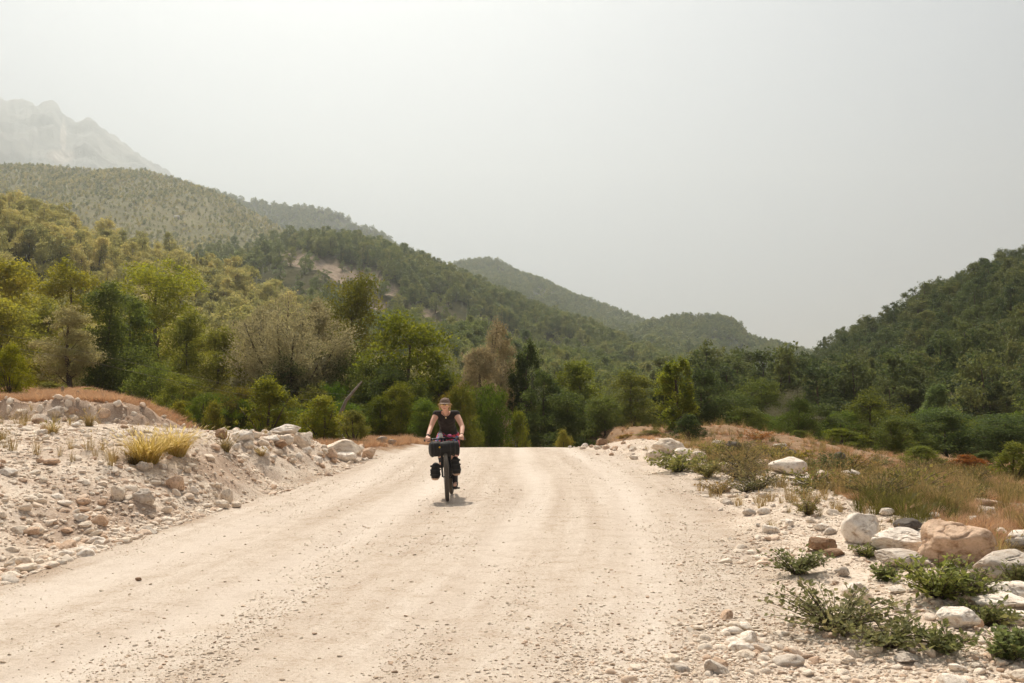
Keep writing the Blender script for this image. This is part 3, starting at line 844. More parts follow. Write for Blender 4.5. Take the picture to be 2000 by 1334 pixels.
FARS = []
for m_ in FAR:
    c2 = m_.copy(); c2.materials[1] = M['leaf_slope_glare']; FARS.append(c2)
rng = np.random.default_rng(7)
def forest(h, n, protos, label, smin, smax, pw, tmin=0.0, tmax=1.05, clump=0.6, cscale=40.0, seed=0, keep=0, keep_rule=None, clear=None):
    P = hill_points(h, n, rng, tmin, tmax, clump, cscale, seed)
    s = smin + (smax - smin) * rng.random(n) ** 1.6
    if clear is not None:
        gone = np.zeros(n, bool)
        for f in (0.4, 1.0):
            qx, qy = project(P[:, 0], P[:, 1], P[:, 2] + 6 * s * f)
            gone |= clear(qx, qy, P[:, 0], P[:, 1]) > 0.45
        gone &= rng.random(n) < 0.84
        P, s = P[~gone], s[~gone]; n = len(P)
    S = np.stack([s * (0.85 + 0.35 * rng.random(n)), s * (0.85 + 0.35 * rng.random(n)), s * (0.85 + 0.4 * rng.random(n))], -1)
    R = np.stack([0.05 * rng.normal(size=n), 0.05 * rng.normal(size=n), rng.random(n) * 6.28], -1)
    I = rng.choice(len(protos), n, p=np.array(pw) / sum(pw))
    P[:, 2] -= 0.15
    single = np.zeros(n, bool)
    if keep:
        px, py = project(P[:, 0], P[:, 1], P[:, 2] + 3 * s)
        ok = (px > 5) & (px < 1995) & keep_rule(px, py, P)
        order = np.argsort(np.where(ok, P[:, 1], 1e9))[:keep]
        single[order[ok[order]]] = True
    rest = ~single
    scatter('forest', P[rest], R[rest], S[rest], I[rest], protos, label, 'forest')
    return P[single], R[single], S[single], I[single]

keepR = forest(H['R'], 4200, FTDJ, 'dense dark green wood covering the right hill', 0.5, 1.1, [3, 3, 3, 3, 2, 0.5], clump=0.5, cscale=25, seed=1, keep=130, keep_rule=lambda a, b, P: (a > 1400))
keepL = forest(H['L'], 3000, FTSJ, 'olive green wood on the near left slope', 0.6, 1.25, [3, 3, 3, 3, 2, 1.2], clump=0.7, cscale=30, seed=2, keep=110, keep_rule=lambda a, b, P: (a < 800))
forest(H['A'], 11000, FTJ, 'mixed green wood over the long spur with landslip scars', 0.4, 1.35, [3, 3, 3, 3, 2, 1.5], clump=1.2, cscale=70, seed=3, clear=slip)
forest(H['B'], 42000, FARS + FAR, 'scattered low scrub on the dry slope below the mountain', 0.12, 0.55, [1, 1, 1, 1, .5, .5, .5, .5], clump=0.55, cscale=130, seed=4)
forest(H['E'], 8000, FAR, 'green wood over the rounded hill closing the valley', 0.7, 1.2, [1, 1, 1, 1], clump=0.5, cscale=60, seed=5)
forest(H['D'], 10000, FAR, 'hazy green wood along the ridge behind the valley', 0.8, 1.4, [1, 1, 1, 1], clump=0.4, cscale=90, seed=6)
forest(H['C'], 8000, FAR, 'hazy wood on the ridge behind the dry slope', 0.9, 1.5, [1, 1, 1, 1], clump=0.4, cscale=90, seed=7)

def tree_thing(name, tr, cr, loc, rotz, scale, label, cat, group=None, color=None, tilt=(0, 0)):
    e = empty(name, loc, (tilt[0], tilt[1], rotz)); e.scale = scale
    obj('trunk', tr, e)
    obj('crown', cr, e, color=color)
    return tag(e, label, cat, group)

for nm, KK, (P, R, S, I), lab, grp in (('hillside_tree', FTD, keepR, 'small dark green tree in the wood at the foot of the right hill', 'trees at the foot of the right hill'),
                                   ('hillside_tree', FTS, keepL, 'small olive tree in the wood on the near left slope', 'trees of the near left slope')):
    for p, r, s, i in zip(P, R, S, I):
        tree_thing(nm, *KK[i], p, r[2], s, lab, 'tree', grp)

# ------------------------------------------------------------------ the row of trees behind the track
KIND = {
    'broad': [make_tree('broad', 21 + k, 10, 6.5, 110, 24000, 0.165, 'leaf_olive', low=0.06) for k in range(3)],
    'layered': [make_tree('layered', 31 + k, 10, 6.5, 110, 24000, 0.16, 'leaf_olive', low=0.06) for k in range(3)],
    'round': [make_tree('round', 41 + k, 10, 7.5, 130, 26000, 0.165, 'leaf_olive', low=0.05) for k in range(2)],
    'willow': [make_tree('willow', 51 + k, 10, 7.5, 190, 32000, 0.15, 'leaf_willow', 'bark', 0.22) for k in range(3)],
    'grey_broad': [make_tree('broad', 91 + k, 10, 6.0, 120, 24000, 0.15, 'leaf_willow', 'bark', 0.2, low=0.10) for k in range(3)],
    'tall_willow': [make_tree('willow', 57 + k, 10, 4.6, 170, 26000, 0.14, 'leaf_willow', 'bark', 0.2) for k in range(2)],
    'column': [make_tree('column', 61 + k, 10, 4.0, 130, 15000, 0.17, 'leaf_olive', low=0.02) for k in range(2)],
    'bush': [make_tree('bush', 81 + k, 4.0, 4.4, 100, 14000, 0.105, 'leaf_olive', trunk_r=0.07, low=0.04, flat=0.8) for k in range(4)],
    'shrub': [make_tree('shrub', 71 + k, 3.2, 3.2, 110, 13000, 0.085, 'leaf_olive', trunk_r=0.06, low=0.05) for k in range(4)],
}
KSIZE = {'broad': (10, 6.5), 'layered': (10, 6.5), 'round': (10, 7.5), 'willow': (10, 7.5), 'tall_willow': (10, 4.6), 'grey_broad': (10, 6.0), 'column': (10, 4.0), 'shrub': (3.2, 3.2), 'bush': (4.0, 4.4)}
kcount = {}
GREEN, YEL, DARK, TEAL, PALE, TAN, GREY = (1, 1, 1), (1.35, 1.2, 0.8), (0.55, 0.62, 0.8), (0.75, 0.9, 1.2), (1.15, 1.08, 0.95), (1.05, 0.92, 0.85), (0.9, 0.95, 1.25)
def plant_tree(xc, top, wpx, kind, d, color, label, name='tree', cat='tree', group=None):
    a, b = ray(xc, top)
    X = a * d
    g = float(ground_z(X, d))
    Ht = CAM_H + b * d - g
    Wt = wpx * d / F * (1.35 if kind in ('broad', 'round', 'layered') else 1.15)
    if kind in ('round', 'broad', 'layered') and Ht < 1.05 * Wt: kind = 'bush'
    k = kcount.get(kind, 0); kcount[kind] = k + 1
    tr, cr = KIND[kind][k % len(KIND[kind])]
    hs, ws = KSIZE[kind]
    r = random.Random(k * 7 + int(xc))
    return tree_thing(name, tr, cr, (X, d, g - 0.05), r.random() * 6.28, (Wt / ws, Wt / ws, Ht / hs), label, cat, group, color)

TREES = [
    # px, top, width, kind, depth, colour, label
    (40, 512, 150, 'broad', 74, YEL, 'tall yellow green tree at the left edge behind the willow'),
    (-60, 500, 190, 'round', 80, YEL, 'yellowish tree cut by the left picture edge'),
    (135, 520, 130, 'broad', 70, (1.3, 1.15, 0.75), 'yellow green tree rising behind the grey willow at far left'),
    (95, 598, 150, 'layered', 56, (1.15, 1.05, 0.9), 'olive tree standing behind the pale leaved willow'),
    (138, 598, 120, 'grey_broad', 46, (0.82, 0.8, 0.55), 'pale willow left of the dark tall trees'),
    (10, 590, 160, 'layered', 52, (1.3, 1.2, 0.9), 'bushy olive tree beside the left picture edge'),
    (212, 560, 130, 'layered', 50, (0.75, 0.8, 0.75), 'tall dark green tree with bare lower trunk left of the bright green tree'),
    (262, 585, 110, 'broad', 54, (0.7, 0.78, 0.7), 'dark green tree just in front of the bright green tree'),
    (310, 508, 165, 'round', 78, (1.15, 1.15, 0.72), 'large rounded bright green tree standing above the others'),
    (365, 625, 110, 'layered', 52, (1.05, 1.0, 0.8), 'olive tree below the large bright green tree'),
    (430, 640, 110, 'broad', 50, (1.1, 1.0, 0.8), 'olive brown tree left of the big grey willow'),
    (490, 665, 80, 'broad', 58, (1.5, 1.35, 0.8), 'light green young tree left of the big grey willow'),
    (300, 715, 110, 'layered', 44, (0.9, 0.95, 0.8), 'low leafy tree in front of the dark tree group'),
    (355, 735, 90, 'layered', 42, (1.1, 1.05, 0.8), 'short olive tree beside the dark tree group'),
    (575, 545, 225, 'willow', 47, (0.95, 0.92, 0.76), 'big grey willow with many upright bare limbs'),
    (612, 600, 130, 'grey_broad', 52, (0.8, 0.77, 0.62), 'rounded grey tree behind the big willow'),
    (522, 610, 110, 'grey_broad', 53, (0.78, 0.76, 0.6), 'grey tree behind the left half of the big willow'),
    (480, 690, 100, 'grey_broad', 54, (0.6, 0.62, 0.5), 'small grey tree at the foot of the big willow'),
    (684, 548, 125, 'round', 60, (0.78, 0.72, 0.55), 'round dense dark tree right of the big willow'),
    (560, 705, 150, 'broad', 46, DARK, 'dark green tree in front of the big willow'),
    (655, 690, 140, 'broad', 48, (0.65, 0.7, 0.7), 'dark green tree under the round dense tree'),
    (735, 705, 110, 'layered', 46, (0.75, 0.78, 0.7), 'dark leafy tree between the round tree and the cone shaped tree'),
    (803, 626, 185, 'broad', 47, (0.9, 0.9, 0.55), 'broad cone shaped olive tree behind the cyclist'),
    (770, 720, 120, 'layered', 44, (0.6, 0.66, 0.65), 'dark lower tree left behind the cyclist'),
    (870, 735, 110, 'layered', 48, (0.75, 0.78, 0.7), 'dark tree behind the cyclist shoulder'),
    (945, 612, 105, 'tall_willow', 54, (1.0, 0.9, 0.8), 'tall tan willow right behind the cyclist'),
    (985, 650, 95, 'grey_broad', 56, (0.85, 0.76, 0.62), 'tan willow leaning beside the tall tan willow'),
    (932, 688, 95, 'grey_broad', 46, (0.85, 0.76, 0.64), 'lower greyish willow just right of the cyclist head'),
    (1028, 655, 75, 'column', 55, (0.55, 0.62, 0.65), 'narrow very dark tree right of the tan willows'),
    (1068, 728, 90, 'broad', 52, (0.6, 0.68, 0.72), 'dark green tree in the middle of the valley'),
    (1138, 705, 105, 'broad', 54, (0.8, 0.85, 0.62), 'green pointed tree in the middle of the valley'),
    (1108, 770, 110, 'layered', 48, (0.6, 0.68, 0.7), 'dark bushy tree at the end of the track'),
    (1180, 775, 80, 'layered', 50, (0.65, 0.72, 0.7), 'dark low tree left of the dome shaped tree'),
    (1236, 730, 110, 'round', 52, (0.72, 0.72, 0.62), 'dome shaped olive grey tree left of the pale green poplar'),
    (1292, 708, 70, 'column', 56, (0.5, 0.58, 0.65), 'dark slim tree just behind the pale green poplar'),
    (1322, 690, 90, 'column', 40, (0.95, 1.0, 0.6), 'light green poplar standing alone by the rubble heap'),
    (1372, 722, 105, 'broad', 48, (0.42, 0.5, 0.62), 'very dark tree right of the light green poplar'),
    (1430, 770, 90, 'broad', 62, (0.65, 0.72, 0.75), 'small dark tree at the valley mouth'),
    (1480, 742, 95, 'layered', 66, (0.72, 0.76, 0.72), 'dark olive tree at the foot of the right hill'),
    (1545, 752, 110, 'willow', 62, (0.45, 0.46, 0.42), 'grey brown tree at the foot of the right hill'),
    (1590, 792, 100, 'round', 56, (0.5, 0.58, 0.66), 'dark rounded bush tree behind the dry meadow'),
    (1700, 770, 120, 'layered', 60, (0.72, 0.72, 0.6), 'olive tree behind the light green shrub'),
    (1815, 752, 80, 'column', 72, (0.85, 1.0, 1.3), 'grey green pointed tree on the right slope'),
    (1850, 800, 130, 'round', 56, (0.62, 0.72, 0.85), 'rounded grey green tree above the red bush'),
    (1955, 810, 140, 'round', 54, (0.55, 0.66, 0.8), 'dark grey green tree near the right picture edge'),
    (1760, 815, 100, 'layered', 54, (0.6, 0.66, 0.62), 'dark tree left of the rounded grey green tree'),
    (2060, 770, 160, 'layered', 60, (0.6, 0.68, 0.7), 'dark tree cut by the right picture edge'),
]
for t in TREES:
    plant_tree(*t, group='valley trees')
SHRUBS = [
    (22, 672, 85, 'shrub', 33, (1.5, 1.32, 0.6), 'bright yellow green bush on the red field at the left edge'),
    (522, 738, 135, 'shrub', 34, (1.15, 1.05, 0.65), 'tall yellow olive shrub behind the boulders of the bank'),
    (632, 772, 125, 'shrub', 32, (1.15, 1.08, 0.6), 'yellow green shrub with a dead branch behind it'),
    (690, 798, 80, 'shrub', 31, (1.1, 0.95, 0.75), 'brownish shrub at the end of the boulder bank'),
    (350, 782, 58, 'shrub', 33, (1.5, 1.25, 0.75), 'small yellowish shrub behind the rubble bank'),
    (417, 784, 66, 'shrub', 33, (1.25, 1.05, 0.7), 'rounded brown olive shrub behind the rubble bank'),
    (298, 784, 46, 'shrub', 34, (1.7, 1.45, 0.7), 'little yellow shrub beside the earth cut'),
    (240, 770, 40, 'shrub', 36, (1.6, 1.45, 0.7), 'tiny yellow green sapling at the field edge'),
    (172, 755, 60, 'shrub', 38, (1.35, 1.25, 0.75), 'low yellow green bush beside the fence posts'),
    (95, 745, 70, 'shrub', 40, (1.1, 1.0, 0.8), 'olive bush behind the fence posts'),
    (925, 815, 75, 'shrub', 42, (0.75, 0.8, 0.6), 'dark leafy shrub beside the far end of the track'),
    (1012, 800, 55, 'shrub', 44, (0.95, 0.95, 0.6), 'green shrub over the grey block at the end of the track'),
    (1346, 808, 70, 'shrub', 36, (0.38, 0.46, 0.5), 'dark shrub at the foot of the light green poplar'),
    (1640, 836, 115, 'shrub', 46, (1.0, 1.0, 0.55), 'light green shrub behind the dry meadow'),
    (1745, 818, 85, 'shrub', 45, (0.62, 0.66, 0.55), 'tall dark shrub behind the dry meadow'),
    (1800, 868, 100, 'shrub', 33, (0.85, 0.88, 0.65), 'bushy green shrub left of the red bush'),
    (1888, 886, 85, 'shrub', 32, (1.5, 0.62, 0.7), 'red leaved bush at the edge of the dry meadow'),
    (1925, 880, 70, 'shrub', 36, (0.6, 0.66, 0.6), 'dark shrub just behind the red bush'),
    (1975, 862, 95, 'shrub', 27, (1.05, 1.0, 0.8), 'loose grey green shrub by the right picture edge'),
    (1560, 838, 60, 'shrub', 48, (0.8, 0.8, 0.6), 'small shrub at the back of the meadow'),
    (1100, 838, 50, 'shrub', 40, (1.3, 1.1, 0.9), 'straw coloured bush at the end of the rubble heap'),
    (1270, 838, 75, 'shrub', 38, (1.2, 0.95, 0.7), 'dry grassy bush left of the light green poplar'),
    (1225, 846, 60, 'shrub', 39, (1.5, 0.95, 0.6), 'orange brown bush behind the rubble heap'),
]
r_ = random.Random(12)
UNDER = []
for k in range(30):                      # dark thicket under the tree row
    xc = 255 + k * 24 + r_.uniform(-10, 10)
    if 790 < xc < 800: continue
    UNDER.append((xc, r_.uniform(745, 800), r_.uniform(70, 105), 'bush', r_.uniform(39, 45), (r_.uniform(0.5, 0.8), r_.uniform(0.58, 0.85), r_.uniform(0.38, 0.55))))
for k in range(14):
    UNDER.append((1050 + k * 40 + r_.uniform(-12, 12), r_.uniform(775, 822), r_.uniform(70, 110), 'bush', r_.uniform(50, 60), (r_.uniform(0.42, 0.7), r_.uniform(0.52, 0.78), r_.uniform(0.42, 0.58))))
for k in range(12):
    UNDER.append((1560 + k * 42 + r_.uniform(-12, 12), r_.uniform(790, 840), r_.uniform(80, 130), 'bush', r_.uniform(58, 72), (r_.uniform(0.5, 0.8), r_.uniform(0.6, 0.85), r_.uniform(0.42, 0.6))))
for t in UNDER:
    plant_tree(*t, 'dark leafy bush of the thicket under the valley trees', name='thicket_bush', cat='bush', group='thicket under the valley trees')
for t in SHRUBS:
    plant_tree(*t, name='shrub', cat='shrub', group='shrubs beside the track')

# ------------------------------------------------------------------ rocks
def rock_shape(seed, sub=3, planes=14, sharp=0.5, rough=0.05, dims=(1, 1, 1)):
    """a unit rock: intersection of random half spaces, rounded, with uneven skin"""
    rng = np.random.default_rng(seed)
    D, Fx = ICO[sub]
    Nn = rnd_dir(rng, planes)
    off = 0.72 + 0.28 * rng.random(planes)
    dots = D @ Nn.T
    r = np.where(dots > 0.05, off / np.maximum(dots, 0.05), 9.0)
    k = 14 + 80 * sharp
    r = -np.log(np.exp(-k * np.minimum(r, 1.6)).sum(1)) / k
    r = np.minimum(r, 1.15)
    nz = (fbm(D[:, 0] + seed, D[:, 1], 0.6, 4, seed % 97) + fbm(D[:, 1] + seed, D[:, 2], 0.6, 4, seed % 89) + fbm(D[:, 2] - seed, D[:, 0], 0.6, 4, seed % 83)) / 1.8
    rdg = np.abs(fbm(D[:, 0] * 1.3 + seed, D[:, 1] + D[:, 2], 0.9, 3, seed % 71))
    r = r * (1 + rough * 2 * nz - 0.10 * np.exp(-(rdg / 0.035) ** 2) * (rough > 0.045))
    V = D * r[:, None] * np.asarray(dims)
    lo, hi = V.min(0), V.max(0)
    V = (V - (lo + hi) / 2) / (hi - lo) * 2 
    return V, Fx

def rock_mesh(name, seed, sub=3, mat='rock', dims=(1, 1, 1), **k):
    Vr, Fx = rock_shape(seed, sub, **k)
    return mesh_np(name, Vr * np.asarray(dims) * 0.5, [Fx], [M[mat]], shade=True)

WHITE, CREAM, TANC, GREYC, BROWN, DARKC, RED = (0.86, 0.78, 0.69), (0.80, 0.69, 0.57), (0.66, 0.48, 0.35), (0.60, 0.53, 0.46), (0.36, 0.235, 0.15), (0.16, 0.14, 0.12), (0.38, 0.22, 0.16)
BOULDERS = [
    # x0, y0, x1, y1, colour, sharp, label
    (1645, 1000, 1719, 1074, WHITE, 0.5, 'tall faceted white boulder left of the long white boulder'),
    (1699, 1030, 1808, 1092, WHITE, 0.35, 'long rounded white boulder lying on a flat grey slab'),
    (1795, 1016, 1940, 1122, TANC, 0.25, 'largest pitted tan brown boulder on the right verge'),
    (1904, 1072, 2030, 1152, GREYC, 0.2, 'smooth grey boulder at the right edge in front of the tan one'),
    (1964, 1040, 2040, 1067, WHITE, 0.4, 'white topped stone at the right edge behind the grey boulder'),
    (1960, 1057, 2020, 1078, DARKC, 0.4, 'dark grey stone under the white topped one'),
    (1719, 1082, 1825, 1116, GREYC, 0.8, 'flat grey slab under the long white boulder'),
    (1580, 1048, 1634, 1082, BROWN, 0.9, 'angular brown rock nearest the road among the verge boulders'),
    (1609, 1071, 1650, 1090, BROWN, 0.8, 'smaller brown rock at the foot of the angular brown one'),
    (1666, 1068, 1694, 1088, CREAM, 0.4, 'small cream stone below the tall faceted boulder'),
    (1746, 1012, 1798, 1040, DARKC, 0.8, 'dark brown split rock behind the long white boulder'),
    (1645, 1136, 1696, 1172, WHITE, 0.8, 'flat white slab among the stones below the verge boulders'),
    (1672, 1154, 1700, 1188, CREAM, 0.9, 'upright cream block beside the flat white slab'),
    (1928, 1142, 2020, 1180, WHITE, 0.6, 'broad white rock below the smooth grey boulder'),
    (1903, 1172, 2020, 1204, WHITE, 0.7, 'low layered white rock at the right edge'),
    (1952, 1194, 2025, 1230, WHITE, 0.6, 'white rock at the right edge under the layered one'),
    (1832, 1186, 1910, 1236, WHITE, 0.6, 'bulky white rock between the leafy plants'),
    (1946, 1240, 2030, 1282, WHITE, 0.5, 'white boulder at the lower right edge'),
    (1738, 1144, 1772, 1166, WHITE, 0.6, 'white stone left of the leafiest plant'),
    (1636, 1106, 1658, 1130, GREYC, 0.4, 'small round grey stone on the verge gravel'),
    (1642, 1280, 1672, 1302, CREAM, 0.6, 'lone stone on the road edge near the bottom'),
    (1976, 1306, 2030, 1345, CREAM, 0.6, 'stone cut by the lower right corner'),
    (1744, 1278, 1794, 1302, GREYC, 0.9, 'flat pale grey plate at the foot of the leafy plants'),
    (1936, 1210, 1966, 1226, CREAM, 0.5, 'small pale stone left of the edge rocks'),
    (1718, 992, 1746, 1010, WHITE, 0.6, 'small white stone behind the tall faceted boulder'),
    (1811, 1000, 1835, 1013, WHITE, 0.7, 'small white stone behind the tan boulder'),
    (1890, 1007, 1908, 1026, WHITE, 0.7, 'little upright white stone above the tan boulder'),
    (1944, 1030, 1966, 1050, CREAM, 0.5, 'cream stone right of the tan boulder'),
    (1399, 900, 1446, 925, CREAM, 0.3, 'pale rounded boulder half hidden in the verge bushes'),
    (1473, 896, 1514, 922, TANC, 0.3, 'tan rounded boulder beside the white dome'),
    (1502, 892, 1580, 934, WHITE, 0.25, 'large white dome shaped boulder in the meadow'),
    (1544, 931, 1568, 944, WHITE, 0.4, 'small white stone in front of the white dome'),
    (1592, 918, 1620, 938, CREAM, 0.7, 'tilted cream stone right of the white dome'),
    (1644, 917, 1682, 938, WHITE, 0.5, 'white stone in the dry grass right of the dome'),
    (1414, 861, 1447, 886, DARKC, 0.7, 'dark rock on the grassy mound'),
    (1388, 859, 1416, 877, GREYC, 0.7, 'grey rock left of the dark one on the mound'),
    (1525, 876, 1555, 893, DARKC, 0.6, 'dark rock behind the white dome'),
    (1509, 866, 1536, 880, GREYC, 0.8, 'flat grey rock on the slope behind the white dome'),
    (1629, 882, 1651, 903, DARKC, 0.5, 'black rounded rock at the back of the meadow'),
    (1543, 939, 1602, 952, GREYC, 0.9, 'flat slab sunk in the grass before the dome'),
    (1569, 929, 1584, 940, WHITE, 0.6, 'little white stone at the right foot of the dome'),
    (1746, 924, 1770, 938, GREYC, 0.3, 'grey rounded stone among the tall dry grass'),
    (1902, 972, 1945, 990, TANC, 0.5, 'low tan boulder among the tall grass at right'),
    (1912, 990, 1942, 1006, GREYC, 0.6, 'grey stone in front of the low tan boulder'),
    (1272, 855, 1338, 893, CREAM, 0.75, 'big slanting cream boulder on the rubble heap'),
    (1262, 877, 1292, 902, CREAM, 0.6, 'cream stone leaning against the slanting boulder'),
    (1316, 874, 1351, 896, WHITE, 0.7, 'rough white rock right of the slanting boulder'),
    (1345, 880, 1380, 904, CREAM, 0.5, 'cream rock at the right end of the rubble heap'),
    (1151, 852, 1169, 866, RED, 0.9, 'pointed reddish stone on the rubble crest'),
    (1164, 856, 1188, 872, BROWN, 0.8, 'brown grey stone beside the pointed reddish one'),
    (1137, 857, 1151, 867, TANC, 0.4, 'small tan stone left of the pointed reddish one'),
    (1082, 860, 1103, 871, WHITE, 0.5, 'pale stone where the rubble meets the crest of the track'),
    (965, 861, 976, 869, WHITE, 0.5, 'single white stone on the crest of the track'),
    (525, 830, 586, 854, WHITE, 0.3, 'long white boulder lying on top of the left bank'),
    (464, 823, 494, 846, CREAM, 0.4, 'upright pale boulder left of the long white one'),
    (453, 841, 497, 871, WHITE, 0.5, 'broad white boulder below the upright pale one'),
    (572, 843, 610, 883, CREAM, 0.5, 'pale boulder standing on the bank right of the long white one'),
    (627, 857, 708, 903, CREAM, 0.8, 'largest flat faced boulder at the end of the left bank'),
    (634, 846, 674, 864, WHITE, 0.6, 'white slab behind the largest bank boulder'),
    (618, 847, 642, 868, TANC, 0.4, 'tan stone left of the largest bank boulder'),
    (635, 874, 659, 902, TANC, 0.5, 'tan stone leaning at the left foot of the largest bank boulder'),
    (656, 881, 698, 905, WHITE, 0.6, 'white stone in front of the largest bank boulder'),
    (533, 859, 561, 880, BROWN, 0.9, 'dark striped stone under the long white boulder'),
    (516, 850, 547, 868, WHITE, 0.5, 'white stone left below the long white boulder'),
    (545, 848, 574, 872, CREAM, 0.5, 'cream stone right below the long white boulder'),
    (499, 857, 526, 876, CREAM, 0.6, 'cream stone between the broad white boulder and the striped stone'),
    (535, 877, 553, 892, CREAM, 0.4, 'small stone under the striped stone'),
    (492, 844, 511, 859, CREAM, 0.6, 'small stone right of the upright pale boulder'),
    (602, 843, 621, 862, TANC, 0.6, 'small tan stone on the bank crest'),
    (421, 837, 444, 858, BROWN, 0.6, 'brownish stone at the left of the bank boulders'),
    (707, 874, 734, 899, TANC, 0.5, 'tan stone at the far tip of the left bank'),
    (267, 901, 289, 924, GREYC, 0.15, 'round grey stone in front of the yellow bush'),
    (325, 928, 360, 962, TANC, 0.5, 'tan pink stone in the bank face below the yellow bush'),
    (216, 948, 246, 983, CREAM, 0.6, 'pale angular stone left of the hollow in the bank face'),
    (264, 954, 300, 992, GREYC, 0.6, 'grey pale stone right of the hollow in the bank face'),
    (179, 1004, 212, 1034, TANC, 0.4, 'tan rounded stone at the foot of the left bank'),
    (147, 1002, 173, 1022, WHITE, 0.5, 'white stone left of the tan rounded stone'),
    (152, 1020, 181, 1038, CREAM, 0.6, 'flat cream stone in front of the tan rounded stone'),
    (120, 1030, 143, 1048, TANC, 0.7, 'pointed tan stone on the edge of the track'),
    (112, 977, 141, 992, WHITE, 0.4, 'flat white stone on the rubble slope'),
    (191, 974, 210, 990, TANC, 0.4, 'orange tan stone on the rubble slope'),
    (84, 896, 117, 912, TANC, 0.5, 'tan stone beside a short stick on the rubble'),
    (10, 1070, 38, 1085, CREAM, 0.5, 'cream stone near the left edge at the track side'),
    (17, 1083, 34, 1099, CREAM, 0.5, 'small pale stone below the cream one near the left edge'),
    (32, 1100, 73, 1122, CREAM, 0.8, 'long flat cream stone where the left bank meets the track'),
    (69, 1090, 89, 1107, CREAM, 0.4, 'rounded cream stone above the long flat one'),
    (-6, 998, 14, 1016, CREAM, 0.4, 'pale stone cut by the left picture edge'),
    (264, 1127, 277, 1137, BROWN, 0.5, 'small brown stone lying alone on the track'),
    (431, 953, 455, 987, CREAM, 0.6, 'upright pale stone at the foot of the bank face'),
    (418, 976, 448, 995, CREAM, 0.6, 'pale stone in front of the upright one at the bank foot'),
    (453, 979, 472, 995, CREAM, 0.5, 'small stone right of the upright one at the bank foot'),
    (414, 959, 427, 974, CREAM, 0.6, 'small stone left of the upright one at the bank foot'),
    (93, 793, 124, 819, GREYC, 0.9, 'grey pointed rock in the earth cut'),
    (190, 797, 215, 820, TANC, 0.3, 'round tan boulder in the right end of the earth cut'),
    (128, 809, 153, 828, CREAM, 0.5, 'pale boulder at the foot of the earth cut'),
    (31, 798, 53, 812, CREAM, 0.7, 'pale rock in the left part of the earth cut'),
    (119, 795, 134, 806, CREAM, 0.6, 'small pale rock high in the earth cut'),
    (138, 824, 158, 837, WHITE, 0.5, 'white stone below the earth cut'),
    (63, 816, 87, 831, BROWN, 0.6, 'brown stone below the earth cut'),
    (141, 795, 157, 808, TANC, 0.5, 'small tan rock high in the earth cut beside the pale one'),
    (735, 852, 757, 866, GREYC, 0.6, 'grey stone in the red field left of the cyclist'),
    (757, 858, 775, 869, GREYC, 0.6, 'smaller grey stone in the red field left of the cyclist'),
    (765, 838, 778, 846, DARKC, 0.6, 'dark stone at the back of the red field'),
]
rocks_xy = []
for k, (x0, y0, x1, y1, col, sharp, lab) in enumerate(BOULDERS):
    X, d = on_ground((x0 + x1) / 2, y1 - 0.12 * (y1 - y0))
    wx = (x1 - x0) * d / F * 1.03
    hz = (y1 - y0) * d / F * 1.05
    dep = wx * random.Random(k).uniform(0.75, 1.0)
    yc = d + dep * 0.30
    zg = float(ground_z(X, d))
    Xc = ray((x0 + x1) / 2, y0)[0] * yc
    top = CAM_H + ray((x0 + x1) / 2, y0)[1] * yc
    bot = min(zg, float(ground_z(Xc, yc))) - 0.10 * hz
    hz = max(top - bot, 0.4 * wx if hz > 0.4 * wx else hz)
    px = x1 - x0
    name = 'boulder' if px > 30 else 'stone'
    me = rock_mesh(name, 900 + k, 5 if px > 90 else (4 if px > 28 else 3), planes=(11 if sharp > 0.3 else 22) + k % 6, sharp=sharp, rough=0.05 + 0.03 * (k % 3))
    o = obj(name, me, loc=(Xc, yc, bot + hz / 2), rot=(0, 0, random.Random(k + 5).uniform(-0.35, 0.35)), scale=(wx, dep, hz), color=col)
    tag(o, lab, name, 'boulders and stones beside the track')
    rocks_xy.append((Xc, yc, max(wx, dep) / 2))

# mid sized stones piled between the boulders
def pile(n, poly, smin, smax, seed, lab, grp, cols):
    r = random.Random(seed)
    kinds = [rock_mesh('piled_stone', 640 + seed * 10 + k, 3, 'rock', dims=(1, 0.85, 0.7), planes=10 + k, sharp=0.4 + 0.1 * (k % 5), rough=0.06) for k in range(6)]
    m = 0
    while m < n:
        t = r.random()
        xx = [q[0] for q in poly]
        px = xx[0] + (xx[-1] - xx[0]) * t
        y0 = np.interp(px, xx, [q[1] for q in poly]); y1 = np.interp(px, xx, [q[2] for q in poly])
        X, d = on_ground(px, r.uniform(y0, y1))
        s_ = (smin + (smax - smin) * r.random() ** 1.8) * d / F
        m += 1
        if any((X - a) ** 2 + (d - b) ** 2 < (0.6 * q) ** 2 for a, b, q in rocks_xy): continue
        o = obj('stone', kinds[m % 6], loc=(X, d + s_ * 0.3, float(ground_z(X, d + s_ * 0.3)) + 0.16 * s_), rot=(r.uniform(-0.4, 0.4), r.uniform(-0.4, 0.4), r.random() * 6.28), scale=(s_, s_ * r.uniform(0.8, 1.1), s_ * r.uniform(0.8, 1.15)), color=r.choice(cols))
        tag(o, lab, 'stone', grp)
        rocks_xy.append((X, d + s_ * 0.3, s_ * 0.4))
pile(75, [(420, 838, 880), (520, 850, 905), (620, 858, 915), (715, 880, 905)], 9, 26, 1, 'pale rubble stone piled between the boulders of the left bank', 'rubble stones between the bank boulders', [WHITE, WHITE, CREAM, CREAM, TANC])
pile(45, [(1090, 862, 874), (1180, 862, 890), (1260, 872, 905), (1390, 885, 912)], 7, 18, 2, 'pale rubble stone of the heap right of the crest', 'rubble stones of the heap by the crest', [WHITE, CREAM, CREAM, TANC])
